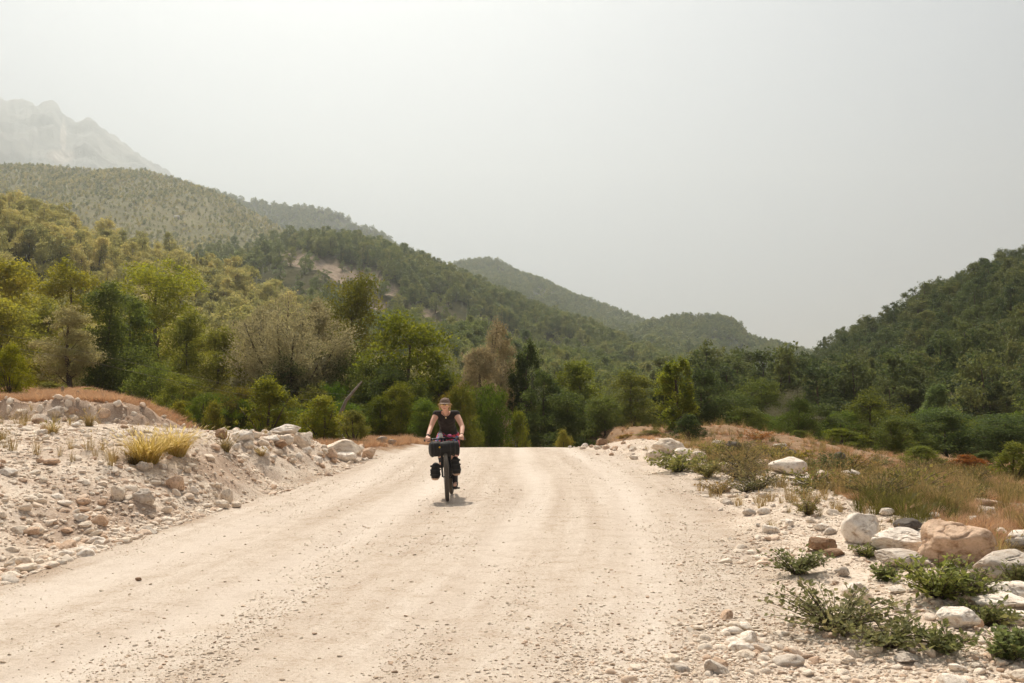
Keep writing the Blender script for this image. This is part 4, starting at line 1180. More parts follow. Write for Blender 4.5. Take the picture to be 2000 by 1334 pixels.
pile(70, [(1400, 950, 1010), (1560, 985, 1090), (1700, 1010, 1330), (2000, 1030, 1334)], 9, 30, 3, 'white stone among the boulders and plants of the right verge', 'white stones of the right verge', [WHITE, WHITE, CREAM, GREYC])
pile(60, [(0, 830, 1090), (150, 840, 1040), (300, 880, 1000), (470, 880, 970)], 8, 22, 4, 'pale stone on the open rubble of the left bank', 'stones of the open left bank', [WHITE, CREAM, CREAM, TANC])

# loose stones: largest ones singly, all the rest as instanced rubble
PEB = [rock_mesh('pebble', 700 + k, 2, 'pebble', dims=(1.0, 0.75 + 0.05 * (k % 4), 0.5 + 0.06 * (k % 5)), planes=9 + k % 5, sharp=0.3 + 0.12 * (k % 5), rough=0.04) for k in range(12)]
GRIT = [rock_mesh('grit', 760 + k, 1, 'grit', dims=(1.0, 0.8, 0.6), planes=8, sharp=0.5, rough=0.04) for k in range(6)]
rng = np.random.default_rng(99)
def stones(n, xfun, ymin, ymax, smin, smax, power, accept=None, sink=0.2, flat=0.8):
    """positions even per picture area (more and smaller near, as seen on the ground)"""
    q = rng.random(n)
    y = 1.0 / (1 / ymin + (1 / ymax - 1 / ymin) * q)
    x = xfun(y, rng.random(n))
    s = smin * (1 - rng.random(n) * (1 - (smin / smax) ** power)) ** (-1 / power)
    if accept is not None:
        ok = accept(x, y, s)
        x, y, s = x[ok], y[ok], s[ok]
    z = ground_z(x, y) + s * (0.25 - sink)
    P = np.stack([x, y, z], -1)
    R = np.stack([0.25 * rng.normal(size=len(x)), 0.25 * rng.normal(size=len(x)), rng.random(len(x)) * 6.28], -1)
    S = np.stack([s, s, s * flat], -1)
    return P, R, S
def free(x, y, s):
    ok = np.ones(len(x), bool)
    for a, b, r in rocks_xy:
        ok &= (x - a) ** 2 + (y - b) ** 2 > (r * 0.8 + s * 0.3) ** 2
    return ok
bankL = lambda y, u: XL(y) + 0.15 - u ** 1.3 * np.interp(y, [5, 10, 20, 27], [3.5, 6, 10, 11])
vergR = lambda y, u: XR(y) - 1.5 + u ** 1.05 * 1.15 * np.interp(y, [4, 8, 12, 20, 33], [3.2, 4.2, 4.5, 3.6, 3.4])
def okL(x, y, s):
    return free(x, y, s) & (y < 26.5 + 0.25 * np.clip(x + 10.5, 0, 5)) & (rng.random(len(x)) < np.clip(0.75 + 1.2 * fbm(x, y, 1.3, 3, 61), 0.12, 1))
def okR(x, y, s):
    q = x - XR(y) + 1.6 * fbm(x, y, 1.4, 3, 68)
    return free(x, y, s) & (rng.random(len(x)) < 0.04 + 0.96 * smooth(-0.7, 0.7, q) ** 1.5) & (s < 0.05 + 0.2 * smooth(-0.3, 0.6, q)) & (rng.random(len(x)) < np.clip(0.7 + 1.3 * fbm(x, y, 1.1, 3, 62), 0.1, 1))
SL = stones(52000, bankL, 7.2, 27, 0.024, 0.22, 2.0, okL)
SR = stones(44000, vergR, 4.6, 34, 0.018, 0.18, 2.1, okR)
def split(Sx, n):
    P, R, S = Sx
    px, py = project(P[:, 0], P[:, 1], P[:, 2])
    size = S[:, 0] / P[:, 1] * ((px > 0) & (px < 2000) & (py < 1334))
    o = np.argsort(-size)
    return o[:n], o[n:]
iL, restL = split(SL, 25); iR, restR = split(SR, 25)
for Sx, sel, lab, grp in ((SL, iL, 'loose pale stone lying on the rubble bank left of the track', 'loose stones of the left bank'), (SR, iR, 'loose pale stone lying on the stony verge right of the track', 'loose stones of the right verge')):
    for q, k in enumerate(sel):
        col = [WHITE, CREAM, CREAM, WHITE, TANC, GREYC][int(rng.integers(6))]
        nm = obj('stone', bpy.data.meshes['stone_kind_%d' % (q % 10)] if 'stone_kind_%d' % (q % 10) in bpy.data.meshes else rock_mesh('stone_kind_%d' % (q % 10), 820 + q % 10, 3, 'rock', dims=(1, 0.8, 0.62), planes=9 + q % 5, sharp=0.35 + 0.06 * (q % 8), rough=0.05),
                 loc=Sx[0][k], rot=Sx[1][k], scale=Sx[2][k] * 1.1, color=col)
        tag(nm, lab, 'stone', grp)
ne = 420
ex = -16 + 9.2 * rng.random(ne); ey = 24.9 + 1.5 * rng.random(ne) + 1.2 * fbm(ex, 0 * ex + 3, 3.0, 3, 5) + 0.25 * np.clip(ex + 10.5, 0, 5); es = 0.05 + 0.22 * rng.random(ne) ** 3
SE = (np.stack([ex, ey, ground_z(ex, ey) + 0.1 * es], -1), rng.random((ne, 3)) * 3, np.stack([es] * 3, -1))
def scat(name, Sx, sel, protos, label):
    P, R, S = (q[sel] for q in Sx)
    scatter(name, P, R, S, rng.integers(len(protos), size=len(P)), protos, label, 'gravel')
scat('rubble', SL, restL, PEB, 'small pale stones strewn over the left bank')
scat('rubble', SR, restR, PEB, 'small pale stones strewn over the right verge')
scat('rubble', SE, np.arange(ne), PEB, 'pale stones stuck in the brown earth cut')
road_x = lambda y, u: XL(y) - 0.2 + u * (XR(y) - XL(y) + 0.6)
def okG(x, y, s):
    return rng.random(len(x)) < np.clip(0.42 - 0.45 * track_w(x, y) + 1.5 * fbm(x * 1.6, y * 0.35, 1.0, 4, 63) + 0.5 * smooth(1.2, 0.1, np.minimum(x - XL(y), XR(y) - x)), 0.06, 1)
SG = stones(60000, road_x, 4.6, 30, 0.009, 0.042, 2.7, okG, sink=0.15)
scat('gravel', SG, np.arange(len(SG[0])), GRIT + PEB[:4], 'fine gravel scattered over the track')
allx = lambda y, u: np.where(u < 0.5, bankL(y, u * 2), vergR(y, u * 2 - 1))
def okF(x, y, s):
    q = np.where(x < -1.5, XL(y) - x + 0.6, x - XR(y)) + 1.6 * fbm(x, y, 1.4, 3, 68)
    return ((y < 25.5) | (x > -4)) & (rng.random(len(x)) < 0.06 + 0.94 * smooth(-1.2, 0.8, q) ** 1.3)
SF = stones(30000, allx, 4.6, 30, 0.012, 0.045, 2.2, okF, sink=0.1)
scat('gravel', SF, np.arange(len(SF[0])), PEB[:8] + GRIT[:3], 'fine pale chippings between the stones of bank and verge')

# ------------------------------------------------------------------ grass
M['grass_green'] = leaf_mat('grass_green', [(0.0, (0.07, 0.075, 0.025)), (0.5, (0.12, 0.115, 0.035)), (1.0, (0.20, 0.165, 0.06))], 0.4, spread=0.4)
def tuft(seed, n=28, h=0.35, spread=0.16, w=0.006, curl=0.5, mat='grass_dry', heads=0):
    rng = np.random.default_rng(seed)
    V, Fq, F3, T = [], [], [], []
    for k in range(n):
        a = rng.random() * 6.28; r = spread * 0.35 * math.sqrt(rng.random())
        b = np.array([math.cos(a) * r, math.sin(a) * r, -0.02])
        out = np.array([math.cos(a + rng.normal() * 0.5), math.sin(a + rng.normal() * 0.5), 0])
        hh = h * (0.45 + 0.65 * rng.random()); cu = curl * rng.random() * hh
        side = np.cross(out, (0, 0, 1.0)) * w * (0.7 + 0.6 * rng.random())
        p1 = b + out * (spread * 0.3 * rng.random() + cu * 0.25) + np.array([0, 0, hh * 0.55])
        p2 = b + out * (spread * 0.9 * rng.random() + cu) + np.array([0, 0, hh])
        i = len(V)
        V += [b - side, b + side, p1 + side * 0.8, p1 - side * 0.8, p2]
        Fq.append((i, i + 1, i + 2, i + 3)); F3.append((i + 3, i + 2, i + 4))
        T += [rng.random()] * 5
        if k < heads:
            i = len(V); d = p2 - p1; d /= np.linalg.norm(d); s2 = side * 2.2
            V += [p2 - d * 0.01, p2 + d * 0.035 + s2, p2 + d * 0.09, p2 + d * 0.035 - s2]
            Fq.append((i, i + 1, i + 2, i + 3)); T += [0.9] * 4
    return mesh_np('grass', np.array(V), [np.array(F3), np.array(Fq)], [M[mat]], {'tint': T})
TALL = [tuft(300 + k, 46, 0.55, 0.30, 0.005, 0.45, 'grass_dry', heads=10) for k in range(5)]
GREENT = [tuft(330 + k, 46, 0.42, 0.30, 0.005, 0.5, 'grass_green', heads=4) for k in range(4)]
SHORT = [tuft(310 + k, 40, 0.16, 0.25, 0.006, 0.7, 'grass_red') for k in range(4)]
def grass(name, n, x0, x1, y0, y1, smin, smax, protos, label, accept):
    q = rng.random(n); y = 1 / (1 / y0 + (1 / y1 - 1 / y0) * q)
    lo = np.interp(y, x0[0], x0[1]); hi = np.interp(y, x1[0], x1[1])
    x = lo + (hi - lo) * rng.random(n)
    ok = accept(x, y)
    for a, b, r in rocks_xy:
        if r > 0.10: ok &= ~((np.abs(x - a * y / b) < r * 1.05) & (y > b - 6.5 * r - 0.5) & (y < b + r * 0.8))
    x, y = x[ok], y[ok]
    s = smin + (smax - smin) * rng.random(len(x)) ** 1.5
    scatter(name, np.stack([x, y, ground_z(x, y)], -1), np.stack([0 * x, 0 * x, rng.random(len(x)) * 6.28], -1), np.stack([s, s, s * (0.8 + 0.5 * rng.random(len(x)))], -1), rng.integers(len(protos), size=len(x)), protos, label, 'grass')
grass('grass', 5500, ([9, 14, 20, 30, 48], [5.6, 4.8, 4.2, 4.6, 4.0]), ([9, 14, 20, 30, 48], [8, 10, 13, 19, 28]), 9.5, 48, 0.3, 0.7, TALL, 'tall dry grass of the meadow on the right',
      lambda x, y: rng.random(len(x)) < np.clip(0.12 + 2.4 * fbm(x, y, 2.2, 3, 64), 0.0, 1) * (0.35 + 0.65 * smooth(14, 17, y + 0.3 * x)))
grass('grass', 4500, ([9, 14, 20, 30, 48], [5.0, 4.4, 4.0, 4.4, 4.0]), ([9, 14, 20, 30, 48], [8, 10, 13, 19, 28]), 10.5, 48, 0.3, 0.8, GREENT, 'olive green grass patches of the meadow on the right',
      lambda x, y: rng.random(len(x)) < np.clip(0.15 + 2.6 * fbm(x, y, 2.2, 3, 74), 0.0, 1))
grass('grass', 9000, ([9, 48], [5.0, 4.0]), ([9, 48], [9, 30]), 11, 60, 0.5, 1.1, SHORT, 'short rusty grass covering the meadow on the right', lambda x, y: rng.random(len(x)) < np.clip(0.4 + 0.45 * smooth(24, 32, y) + 1.5 * fbm(x, y, 2.0, 3, 79), 0.05, 1))
grass('grass', 9000, ([25, 27, 34, 50], [-16, -16, -20, -26]), ([25, 27, 34, 50], [-8, -4.5, -3.0, -1.2]), 25.5, 52, 0.7, 1.4, SHORT, 'short rusty grass of the fields on the left', lambda x, y: (y > 26.6 + 0.25 * np.clip(x + 10.5, 0, 5)) & (rng.random(len(x)) < 0.9))
grass('grass', 500, ([9, 26], [-8, -14]), ([9, 26], [-5.2, -4.5]), 10, 26, 0.3, 0.6, TALL, 'thin weeds in the rubble of the left bank', lambda x, y: rng.random(len(x)) < np.clip(0.15 + 1.5 * fbm(x, y, 1.6, 3, 66), 0, 1))
grass('grass', 900, ([5, 10, 30], [2.6, 3.0, 3.4]), ([5, 10, 30], [4.5, 6.0, 6.5]), 5.5, 32, 0.25, 0.6, TALL, 'thin weeds among the stones of the right verge', lambda x, y: rng.random(len(x)) < np.clip(0.25 + 1.5 * fbm(x, y, 1.3, 3, 67), 0, 1))

# ------------------------------------------------------------------ low plants
def leafy(seed, nstem=26, R=0.5, H=0.35, leaf=0.045, nl=22, trail=0.6):
    rng = np.random.default_rng(seed)
    mb = MB(); V, Fq, T = [], [], []
    for k in range(nstem):
        a = rng.random() * 6.28; L = R * (0.35 + 0.65 * rng.random())
        tip = np.array([math.cos(a) * L, math.sin(a) * L, H * (0.25 + 0.75 * rng.random()) * (1 - 0.5 * trail * L / R)])
        mid = tip * 0.5 + np.array([0, 0, H * 0.28 * rng.random()]) + rng.normal(size=3) * 0.03 * R
        ts = np.linspace(0, 1, 6)[:, None]
        pts = 2 * ts * (1 - ts) * mid + ts ** 2 * tip
        mb.tube(pts, np.linspace(0.005, 0.0015, 6), 3, cap=False)
        for q in range(nl):
            t = 0.18 + 0.82 * rng.random()
            p = 2 * t * (1 - t) * mid + t * t * tip
            d = rnd_dir(rng, 1)[0] * np.array([1, 1, 0.5]) + np.array([0, 0, 0.25]); d /= np.linalg.norm(d)
            up = np.array([0, 0, 1.0]) + 0.6 * rng.normal(size=3)
            sd = np.cross(d, up); sd /= np.linalg.norm(sd) + 1e-9; nn = np.cross(sd, d)
            s = leaf * (0.55 + 0.75 * rng.random()); p0 = p + d * 0.012
            i = len(V)
            V += [p0, p0 + d * s * 0.4 + sd * s * 0.28 + nn * s * 0.08, p0 + d * s, p0 + d * s * 0.4 - sd * s * 0.28 + nn * s * 0.08, p0 + d * s * 0.45]
            Fq += [(i, i + 1, i + 2, i + 4), (i, i + 4, i + 2, i + 3)]; T += [rng.random()] * 5
    return mb.mesh('stems', M['bark']), mesh_np('leaves', np.array(V), [np.array(Fq)], [M['leaf_plant']], {'tint': T})
PLANTS = [
    # xc, base y, width px, height px, seed, leaf size, stems, colour, label
    (1556, 1140, 118, 66, 1, 0.045, 34, (0.95, 1, 0.9), 'leafy green plant at the road edge left of the brown rocks'),
    (1630, 1262, 235, 110, 2, 0.045, 60, (1.0, 1, 0.95), 'wide trailing green plant spreading over the road edge'),
    (1740, 1285, 190, 80, 22, 0.045, 26, (1.0, 1, 0.9), 'thin trailing plant right of the wide trailing one'),
    (1832, 1196, 145, 100, 3, 0.05, 60, (1.15, 1.25, 0.8), 'dense bright green plant in front of the tan boulder'),
    (1842, 1098, 44, 46, 4, 0.05, 16, (1.3, 1.35, 0.8), 'light green sprig standing before the tan boulder'),
    (1728, 1146, 46, 42, 5, 0.045, 18, (0.9, 1, 0.8), 'small green plant left of the dense bright green one'),
    (1890, 1185, 120, 70, 6, 0.035, 40, (0.85, 0.9, 0.7), 'fine leaved plant beside the smooth grey boulder'),
    (1920, 1235, 150, 60, 7, 0.045, 26, (0.9, 0.95, 0.75), 'trailing plant between the white rocks at right'),
    (1975, 1312, 90, 80, 8, 0.05, 30, (0.8, 0.95, 0.75), 'dark green plant in the lower right corner'),
    (1850, 1290, 150, 60, 9, 0.045, 22, (0.9, 0.95, 0.8), 'sparse trailing plant over the stones near the lower right corner'),
    (1980, 1165, 60, 60, 10, 0.04, 22, (0.85, 0.9, 0.75), 'plant growing over the grey boulder at the right edge'),
    (1690, 1100, 60, 40, 11, 0.035, 20, (0.9, 0.95, 0.7), 'small weed below the tall faceted boulder'),
    (1322, 935, 110, 50, 12, 0.06, 60, (1.0, 1.05, 0.7), 'bushy green plant before the slanting boulder'),
    (1380, 945, 70, 45, 23, 0.05, 40, (1.1, 1.05, 0.8), 'dull green plant between the rubble heap and the pale boulder'),
    (1445, 950, 110, 48, 13, 0.035, 60, (1.0, 0.85, 0.8), 'brown twiggy bush in front of the pale rounded boulder'),
    (1395, 905, 70, 40, 14, 0.05, 36, (1.2, 1.1, 0.7), 'low olive bush behind the rubble heap'),
    (1628, 945, 75, 62, 15, 0.05, 40, (0.6, 0.65, 0.55), 'dark green bush between two white stones in the meadow'),
    (1580, 1020, 60, 50, 16, 0.035, 26, (1.0, 0.9, 0.7), 'dry weed behind the verge stones'),
    (1690, 975, 80, 50, 17, 0.035, 34, (0.8, 0.72, 0.6), 'brown bush in the meadow behind the tall faceted boulder'),
    (1660, 880, 80, 30, 18, 0.06, 30, (1.3, 1.2, 0.6), 'low yellow green bush at the back of the meadow'),
    (1480, 870, 80, 30, 24, 0.06, 30, (1.5, 0.8, 0.6), 'rusty low bush on the grassy mound'),
    (1560, 905, 60, 26, 25, 0.06, 30, (1.3, 1.1, 0.6), 'ochre low bush behind the white dome'),
]
for (xc, by, wp, hp, sd_, lf, ns, col, lab) in PLANTS:
    X, d = on_ground(xc, by - 0.25 * hp)
    Wd, Hd = wp * d / F, hp * d / F
    st, lv = leafy(sd_, int(ns * 1.25), Wd * 0.66, max(Hd * 1.05, 0.14), lf * (1 if d < 14 else 1.2), 19, 0.7)
    e = empty('leafy_plant', (X, d, float(ground_z(X, d)) - 0.01))
    obj('stems', st, e); obj('leaves', lv, e, color=col)
    tag(e, lab, 'plant', 'plants along the track')
SCR = [leafy(400 + k, 34, 0.42, 0.30, 0.04, 14, 0.4) for k in range(4)]
r = random.Random(31)
for k in range(46):
    px = r.uniform(1390, 1990); py = r.uniform(880 + max(0, px - 1600) * 0.06, 985)
    X, d = on_ground(px, py)
    s_ = r.uniform(0.6, 1.5) * (1.0 + 0.012 * d)
    e = empty('low_scrub', (X, d, float(ground_z(X, d)) - 0.02), (0, 0, r.random() * 6.28)); e.scale = (s_, s_, s_ * r.uniform(0.7, 1.2))
    st, lv = SCR[k % 4]
    g_ = r.uniform(0.6, 1.1)
    obj('stems', st, e); obj('leaves', lv, e, color=(g_ * r.uniform(0.95, 1.35), g_, g_ * r.uniform(0.6, 0.9)))
    tag(e, 'low dry scrub plant in the meadow right of the track', 'plant', 'low scrub of the meadow')
M['broom'] = leaf_mat('broom', [(0.0, (0.30, 0.22, 0.06)), (0.5, (0.46, 0.36, 0.12)), (1.0, (0.66, 0.56, 0.31))], 0.45, spread=0.8)
for xc, by, wp, hp, lab in ((285, 905, 72, 62, 'larger yellow grassy bush on the left bank'), (342, 893, 58, 55, 'smaller yellow grassy bush on the left bank'),
                            (262, 912, 34, 22, 'little yellow tuft left of the round grey stone'), (100, 850, 46, 30, 'pale green weed clump below the earth cut'), (174, 836, 26, 34, 'upright green weed below the earth cut'), (508, 892, 34, 18, 'tiny yellow tuft under the bank boulders'), (440, 884, 30, 34, 'dry weed on the shoulder of the left bank')):
    X, d = on_ground(xc, by - 3)
    Wd, Hd = wp * d / F, hp * d / F
    e = empty('grass_bush', (X, d, float(ground_z(X, d)) - 0.02))
    obj('blades', tuft(int(xc), 620 if wp > 50 else 140, Hd * 0.95, Wd * (0.85 if wp > 50 else 0.6), 0.005, 0.6, 'broom' if wp > 50 else 'grass_dry', heads=160 if wp > 50 else 30), e)
    tag(e, lab, 'plant', 'grassy bushes of the left bank')

# ------------------------------------------------------------------ small things of the place
M['wood'] = plain('weathered_wood', (0.36, 0.27, 0.18), 0.9, noise=0.35, nscale=14, bump=0.3)
M['cable'] = plain('cable', (0.20, 0.18, 0.16), 0.8)
M['concrete'] = plain('concrete', (0.34, 0.30, 0.29), 0.95, noise=0.35, nscale=6, bump=0.4)
M['roof_sheet'] = plain('roof_sheet', (0.75, 0.72, 0.68), 0.5)
for k, (px, top, bot, d, lab) in enumerate(((121, 754, 776, 34, 'tallest weathered fence post at the edge of the red field'), (126.5, 767, 777, 34, 'short stub of a post beside the tallest fence post'), (150, 763, 778, 33, 'leaning fence post nearest the earth cut'),
        (748, 823, 838, 46, 'pale fence post at the left of the red field behind the cyclist'), (777, 827, 838, 46, 'short fence post in the middle of the red field edge'), (818, 824, 839, 45, 'thin fence post just left of the cyclist'), (812, 828, 838, 45, 'thin stake beside the post left of the cyclist'))):
    p = at(px, top, d); g = float(ground_z(p.x, d)) - 0.25
    r = 0.05 if k in (0, 2, 3) else 0.03
    rr = random.Random(k)
    lean = rr.uniform(-0.04, 0.04)
    mb = MB().tube([(0, 0, 0), (lean * 0.3, 0, (p.z - g) * 0.5), (lean, 0.01, p.z - g - 0.02), (lean, 0.012, p.z - g)], [r, r * 0.95, r * 0.9, r * 0.6], 7)
    tag(mb.build('fence_post', M['wood'], loc=(p.x, d, g)), lab, 'post', 'fence posts of the fields')
for lab, pts in (('upper thin overhead cable crossing the left trees', [(-250, 600, 34), (40, 660, 35), (200, 695, 36), (330, 725, 37), (480, 758, 38), (700, 772, 41)]),
                 ('lower thin overhead cable crossing the left trees', [(-250, 640, 34), (40, 682, 35), (200, 712, 36), (330, 742, 37), (480, 772, 38), (700, 788, 41)])):
    P = [at(*q) for q in pts]
    tag(MB().tube(P, 0.0035, 4).build('overhead_cable', M['cable']), lab, 'cable')
b0, b1, b2, b3 = at(664, 812, 35), at(676, 782, 35), at(690, 765, 35.2), at(707, 745, 35.3)
gb = float(ground_z(b0.x, b0.y))
mb = MB().tube([(b0.x - 0.2, b0.y, gb - 0.1), b0, b1, b2, b3], [0.08, 0.075, 0.06, 0.05, 0.025], 7)
mb.tube([b2, b2 + Vector((0.12, 0.05, 0.14)), b2 + Vector((0.16, 0.05, 0.32))], [0.025, 0.016, 0.008], 5)
tag(mb.build('dead_branch', M['bark_pale']), 'bare leaning branch behind the yellow green shrub', 'branch')
p = at(1000, 829, 46); g = float(ground_z(p.x, 46)) - 0.2
blk = tag(empty('concrete_marker', (p.x, 46, g)), 'grey concrete block half hidden at the end of the track', 'block')
MB().box((0, 0, (p.z - g) / 2), (0.40, 0.35, p.z - g)).build('block', M['concrete'], blk, shade=False)
MB().box((0, 0, p.z - g + 0.035), (0.50, 0.45, 0.07)).build('cap', M['concrete'], blk, shade=False)
for px, py, px2, py2, d0, d1, lab in ((1400, 1228, 1492, 1238, 6.85, 6.72, 'dry twig lying on the road edge'), (62, 922, 78, 900, 14.0, 14.6, 'short stick lying on the rubble bank')):
    X, d = on_ground(px, py); X2, d2 = on_ground(px2, py2)
    A = np.array([X, d, float(ground_z(X, d)) + 0.012]); Bv = np.array([X2, d2, float(ground_z(X2, d2)) + 0.012])
    ts = np.linspace(0, 1, 7)[:, None]
    pts = A * (1 - ts) + Bv * ts; pts[:, 1] += 0.03 * np.sin(ts[:, 0] * 7); pts[:, 2] = ground_z(pts[:, 0], pts[:, 1]) + 0.012
    tag(MB().tube(pts, np.linspace(0.009, 0.004, 7), 5).build('twig', M['wood']), lab, 'twig')
hp = H['B']; i = np.argmin((project(hp['X'], hp['Y'], hp['Z'])[0] - 343) ** 2 + (project(hp['X'], hp['Y'], hp['Z'])[1] - 424) ** 2)
hx, hy, hz_ = hp['X'].flat[i], hp['Y'].flat[i], hp['Z'].flat[i]
hs_ = tag(empty('far_house', (hx, hy, hz_)), 'tiny pale house on the dry slope far away', 'house')
MB().box((0, 0, 0.9), (3.4, 3.0, 2.4)).build('wall', M['concrete'], hs_, shade=False)
MB().add([(-1.9, -1.7, 2.1), (1.9, -1.7, 2.1), (1.9, 1.7, 2.1), (-1.9, 1.7, 2.1), (-1.9, 0, 3.0), (1.9, 0, 3.0)], [(0, 4, 3), (1, 2, 5)], [(0, 1, 5, 4), (2, 3, 4, 5), (0, 3, 2, 1)]).build('roof', M['roof_sheet'], hs_, shade=False)

# ------------------------------------------------------------------ cyclist: the bicycle
M['tyre'] = plain('tyre_rubber', (0.10, 0.085, 0.07), 0.9, noise=0.35, nscale=60, bump=0.6)
M['black_metal'] = plain('black_metal', (0.02, 0.02, 0.022), 0.4, metal=0.3)
M['steel'] = plain('steel', (0.45, 0.45, 0.46), 0.35, metal=0.9)
M['black_cloth'] = plain('black_cloth', (0.024, 0.023, 0.022), 0.75, noise=0.4, nscale=40, bump=0.5)
M['strap'] = plain('strap_webbing', (0.035, 0.034, 0.033), 0.7)
M['yellow'] = plain('yellow_patch', (0.80, 0.48, 0.02), 0.6)
M['dust_tan'] = plain('dusty_tan_cloth', (0.52, 0.35, 0.25), 0.9, noise=0.25, nscale=30)
M['skin'] = plain('skin', (0.72, 0.41, 0.29), 0.55, noise=0.12, nscale=18)
M['shirt'] = plain('dark_shirt', (0.030, 0.024, 0.022), 0.85, noise=0.35, nscale=25, bump=0.3)
M['cap_cloth'] = plain('brown_cap_cloth', (0.20, 0.135, 0.10), 0.9, noise=0.3, nscale=40, bump=0.3)
M['brim'] = plain('cap_brim_cloth', (0.30, 0.22, 0.17), 0.85, noise=0.2, nscale=40)
M['hair'] = plain('blond_hair', (0.50, 0.33, 0.16), 0.7, noise=0.4, nscale=60, bump=0.4)
M['lens'] = plain('mirror_lens', (0.85, 0.62, 0.30), 0.08, metal=1.0)
M['lips'] = plain('lips', (0.45, 0.16, 0.13), 0.5)
M['shoe'] = plain('shoe', (0.035, 0.03, 0.03), 0.7, noise=0.3, nscale=30)
M['sole'] = plain('shoe_sole', (0.10, 0.09, 0.08), 0.8)
M['sock'] = plain('sock', (0.05, 0.05, 0.055), 0.9)
M['purple'] = plain('purple_pouch', (0.36, 0.05, 0.16), 0.6)
M['clear'] = plain('pale_bottle', (0.62, 0.60, 0.56), 0.25)
M['charm'] = plain('charm', (0.80, 0.62, 0.32), 0.3, metal=0.6)
def floral():
    m, n, l = new_mat('floral_shorts')
    out = n.new('ShaderNodeOutputMaterial'); b = n.new('ShaderNodeBsdfPrincipled'); b.inputs['Roughness'].default_value = 0.85
    tc = n.new('ShaderNodeTexCoord'); v = n.new('ShaderNodeTexVoronoi'); v.inputs['Scale'].default_value = 26
    l.new(tc.outputs['Object'], v.inputs['Vector'])
    r = ramp(n, [(0.0, (0.62, 0.06, 0.08)), (0.3, (0.62, 0.08, 0.10)), (0.42, (0.03, 0.03, 0.06)), (0.7, (0.02, 0.02, 0.03)), (0.8, (0.10, 0.14, 0.35))])
    s = n.new('ShaderNodeSeparateColor'); l.new(v.outputs['Color'], s.inputs[0]); l.new(s.outputs[0], r.inputs[0])
    r.color_ramp.interpolation = 'CONSTANT'
    l.new(r.outputs[0], b.inputs['Base Color']); l.new(b.outputs[0], out.inputs[0])
    return m
M['floral'] = floral()

CX, CY = -0.985, 15.25
CZ = float(ground_z(CX, CY, True)) + 0.002
def steer(theta, lean=0.0, piv=(0, 0.06, 0)):
    return np.array(Matrix.Translation(piv) @ Matrix.Rotation(theta, 4, 'Z') @ Matrix.Rotation(lean, 4, 'Y') @ Matrix.Translation([-q for q in piv]))
ST = steer(rad(5.0), rad(-2.5), (0, 0.02, 0))
ID = np.eye(4)

bike = empty('bicycle', (CX, CY, CZ))
tag(bike, 'loaded black touring bicycle ridden towards the viewer', 'bicycle')
RW = 0.368
def wheel(yc, Mx, seed):
    tw = 0.028
    prof = [(0.030 * math.sin(a), RW - 0.030 + 0.030 * math.cos(a)) for a in np.linspace(-2.5, 2.5, 15)]
    mb = MB().lathe(prof, 64, 0, (0, yc, RW))
    for k in range(56):           # knobs of the tread
        a = 2 * math.pi * k / 56
        for j, off in enumerate((-0.016, 0.0, 0.016)):
            aa = a + (0.05 if j == 1 else 0)
            rr = RW - 0.030 + 0.030 * math.cos(math.asin(min(1, abs(off) / 0.030)))
            R3 = Matrix.Rotation(aa, 3, 'X')
            mb.box(np.array(R3 @ Vector((off, 0, rr))) + (0, yc, RW), (0.010, 0.020, 0.006), np.array(R3))
    rim = MB().lathe([(-0.014, RW - 0.060), (-0.014, RW - 0.040), (0.0, RW - 0.046), (0.014, RW - 0.040), (0.014, RW - 0.060), (0.0, RW - 0.068), (-0.014, RW - 0.060)], 48, 0, (0, yc, RW))
    hub = MB().lathe([(-0.05, 0.0), (-0.05, 0.012), (-0.034, 0.012), (-0.033, 0.028), (-0.028, 0.028), (-0.026, 0.018), (0.026, 0.018), (0.028, 0.028), (0.033, 0.028), (0.034, 0.012), (0.05, 0.012), (0.05, 0.0)], 16, 0, (0, yc, RW))
    sp = MB()
    for k in range(32):
        a = 2 * math.pi * k / 32; s = 1 if k % 2 else -1
        b = a + 0.28 * (1 if k % 4 < 2 else -1)
        sp.tube([(0.03 * s, yc + 0.027 * math.cos(b), RW + 0.027 * math.sin(b)), (0.004 * s, yc + (RW - 0.064) * math.cos(a), RW + (RW - 0.064) * math.sin(a))], 0.0011, 4, cap=False)
    disc = MB().lathe([(-0.040, 0.035), (-0.040, 0.09), (-0.038, 0.09), (-0.038, 0.035)], 32, 0, (0, yc, RW))
    t = mb.xf(Mx).build('wheel', M['tyre'], bike)
    rim.xf(Mx).build('rim', M['black_metal'], t); hub.xf(Mx).build('hub', M['black_metal'], t)
    sp.xf(Mx).build('spokes', M['steel'], t); disc.xf(Mx).build('brake_disc', M['steel'], t)
wheel(0.0, ST, 1)
wheel(1.10, ID, 2)
fk = MB()
for s in (-1, 1):
    fk.tube([(0.058 * s, 0.0, RW), (0.060 * s, 0.045, 0.52), (0.055 * s, 0.10, 0.68), (0.045 * s, 0.118, 0.745)], [0.013, 0.017, 0.021, 0.019], 10)
fk.tube([(-0.05, 0.12, 0.75), (0.05, 0.12, 0.75)], 0.02, 10).tube([(0, 0.12, 0.75), (0, 0.165, 0.90)], 0.019, 10)
fk.xf(ST).build('fork', M['black_metal'], bike)
fr = MB().tube([(0, 0.125, 0.765), (0, 0.160, 0.885)], 0.024, 12)
fr.tube([(0, 0.155, 0.86), (0, 0.78, 0.80)], 0.017, 10).tube([(0, 0.135, 0.79), (0, 0.66, 0.31)], 0.020, 10).tube([(0, 0.66, 0.31), (0, 0.84, 0.88)], 0.016, 10)
for s in (-1, 1):
    fr.tube([(0.03 * s, 0.67, 0.31), (0.06 * s, 1.10, RW)], 0.010, 8).tube([(0.015 * s, 0.79, 0.80), (0.06 * s, 1.10, RW)], 0.008, 8)
fr.tube([(-0.035, 0.66, 0.31), (0.035, 0.66, 0.31)], 0.024, 12)
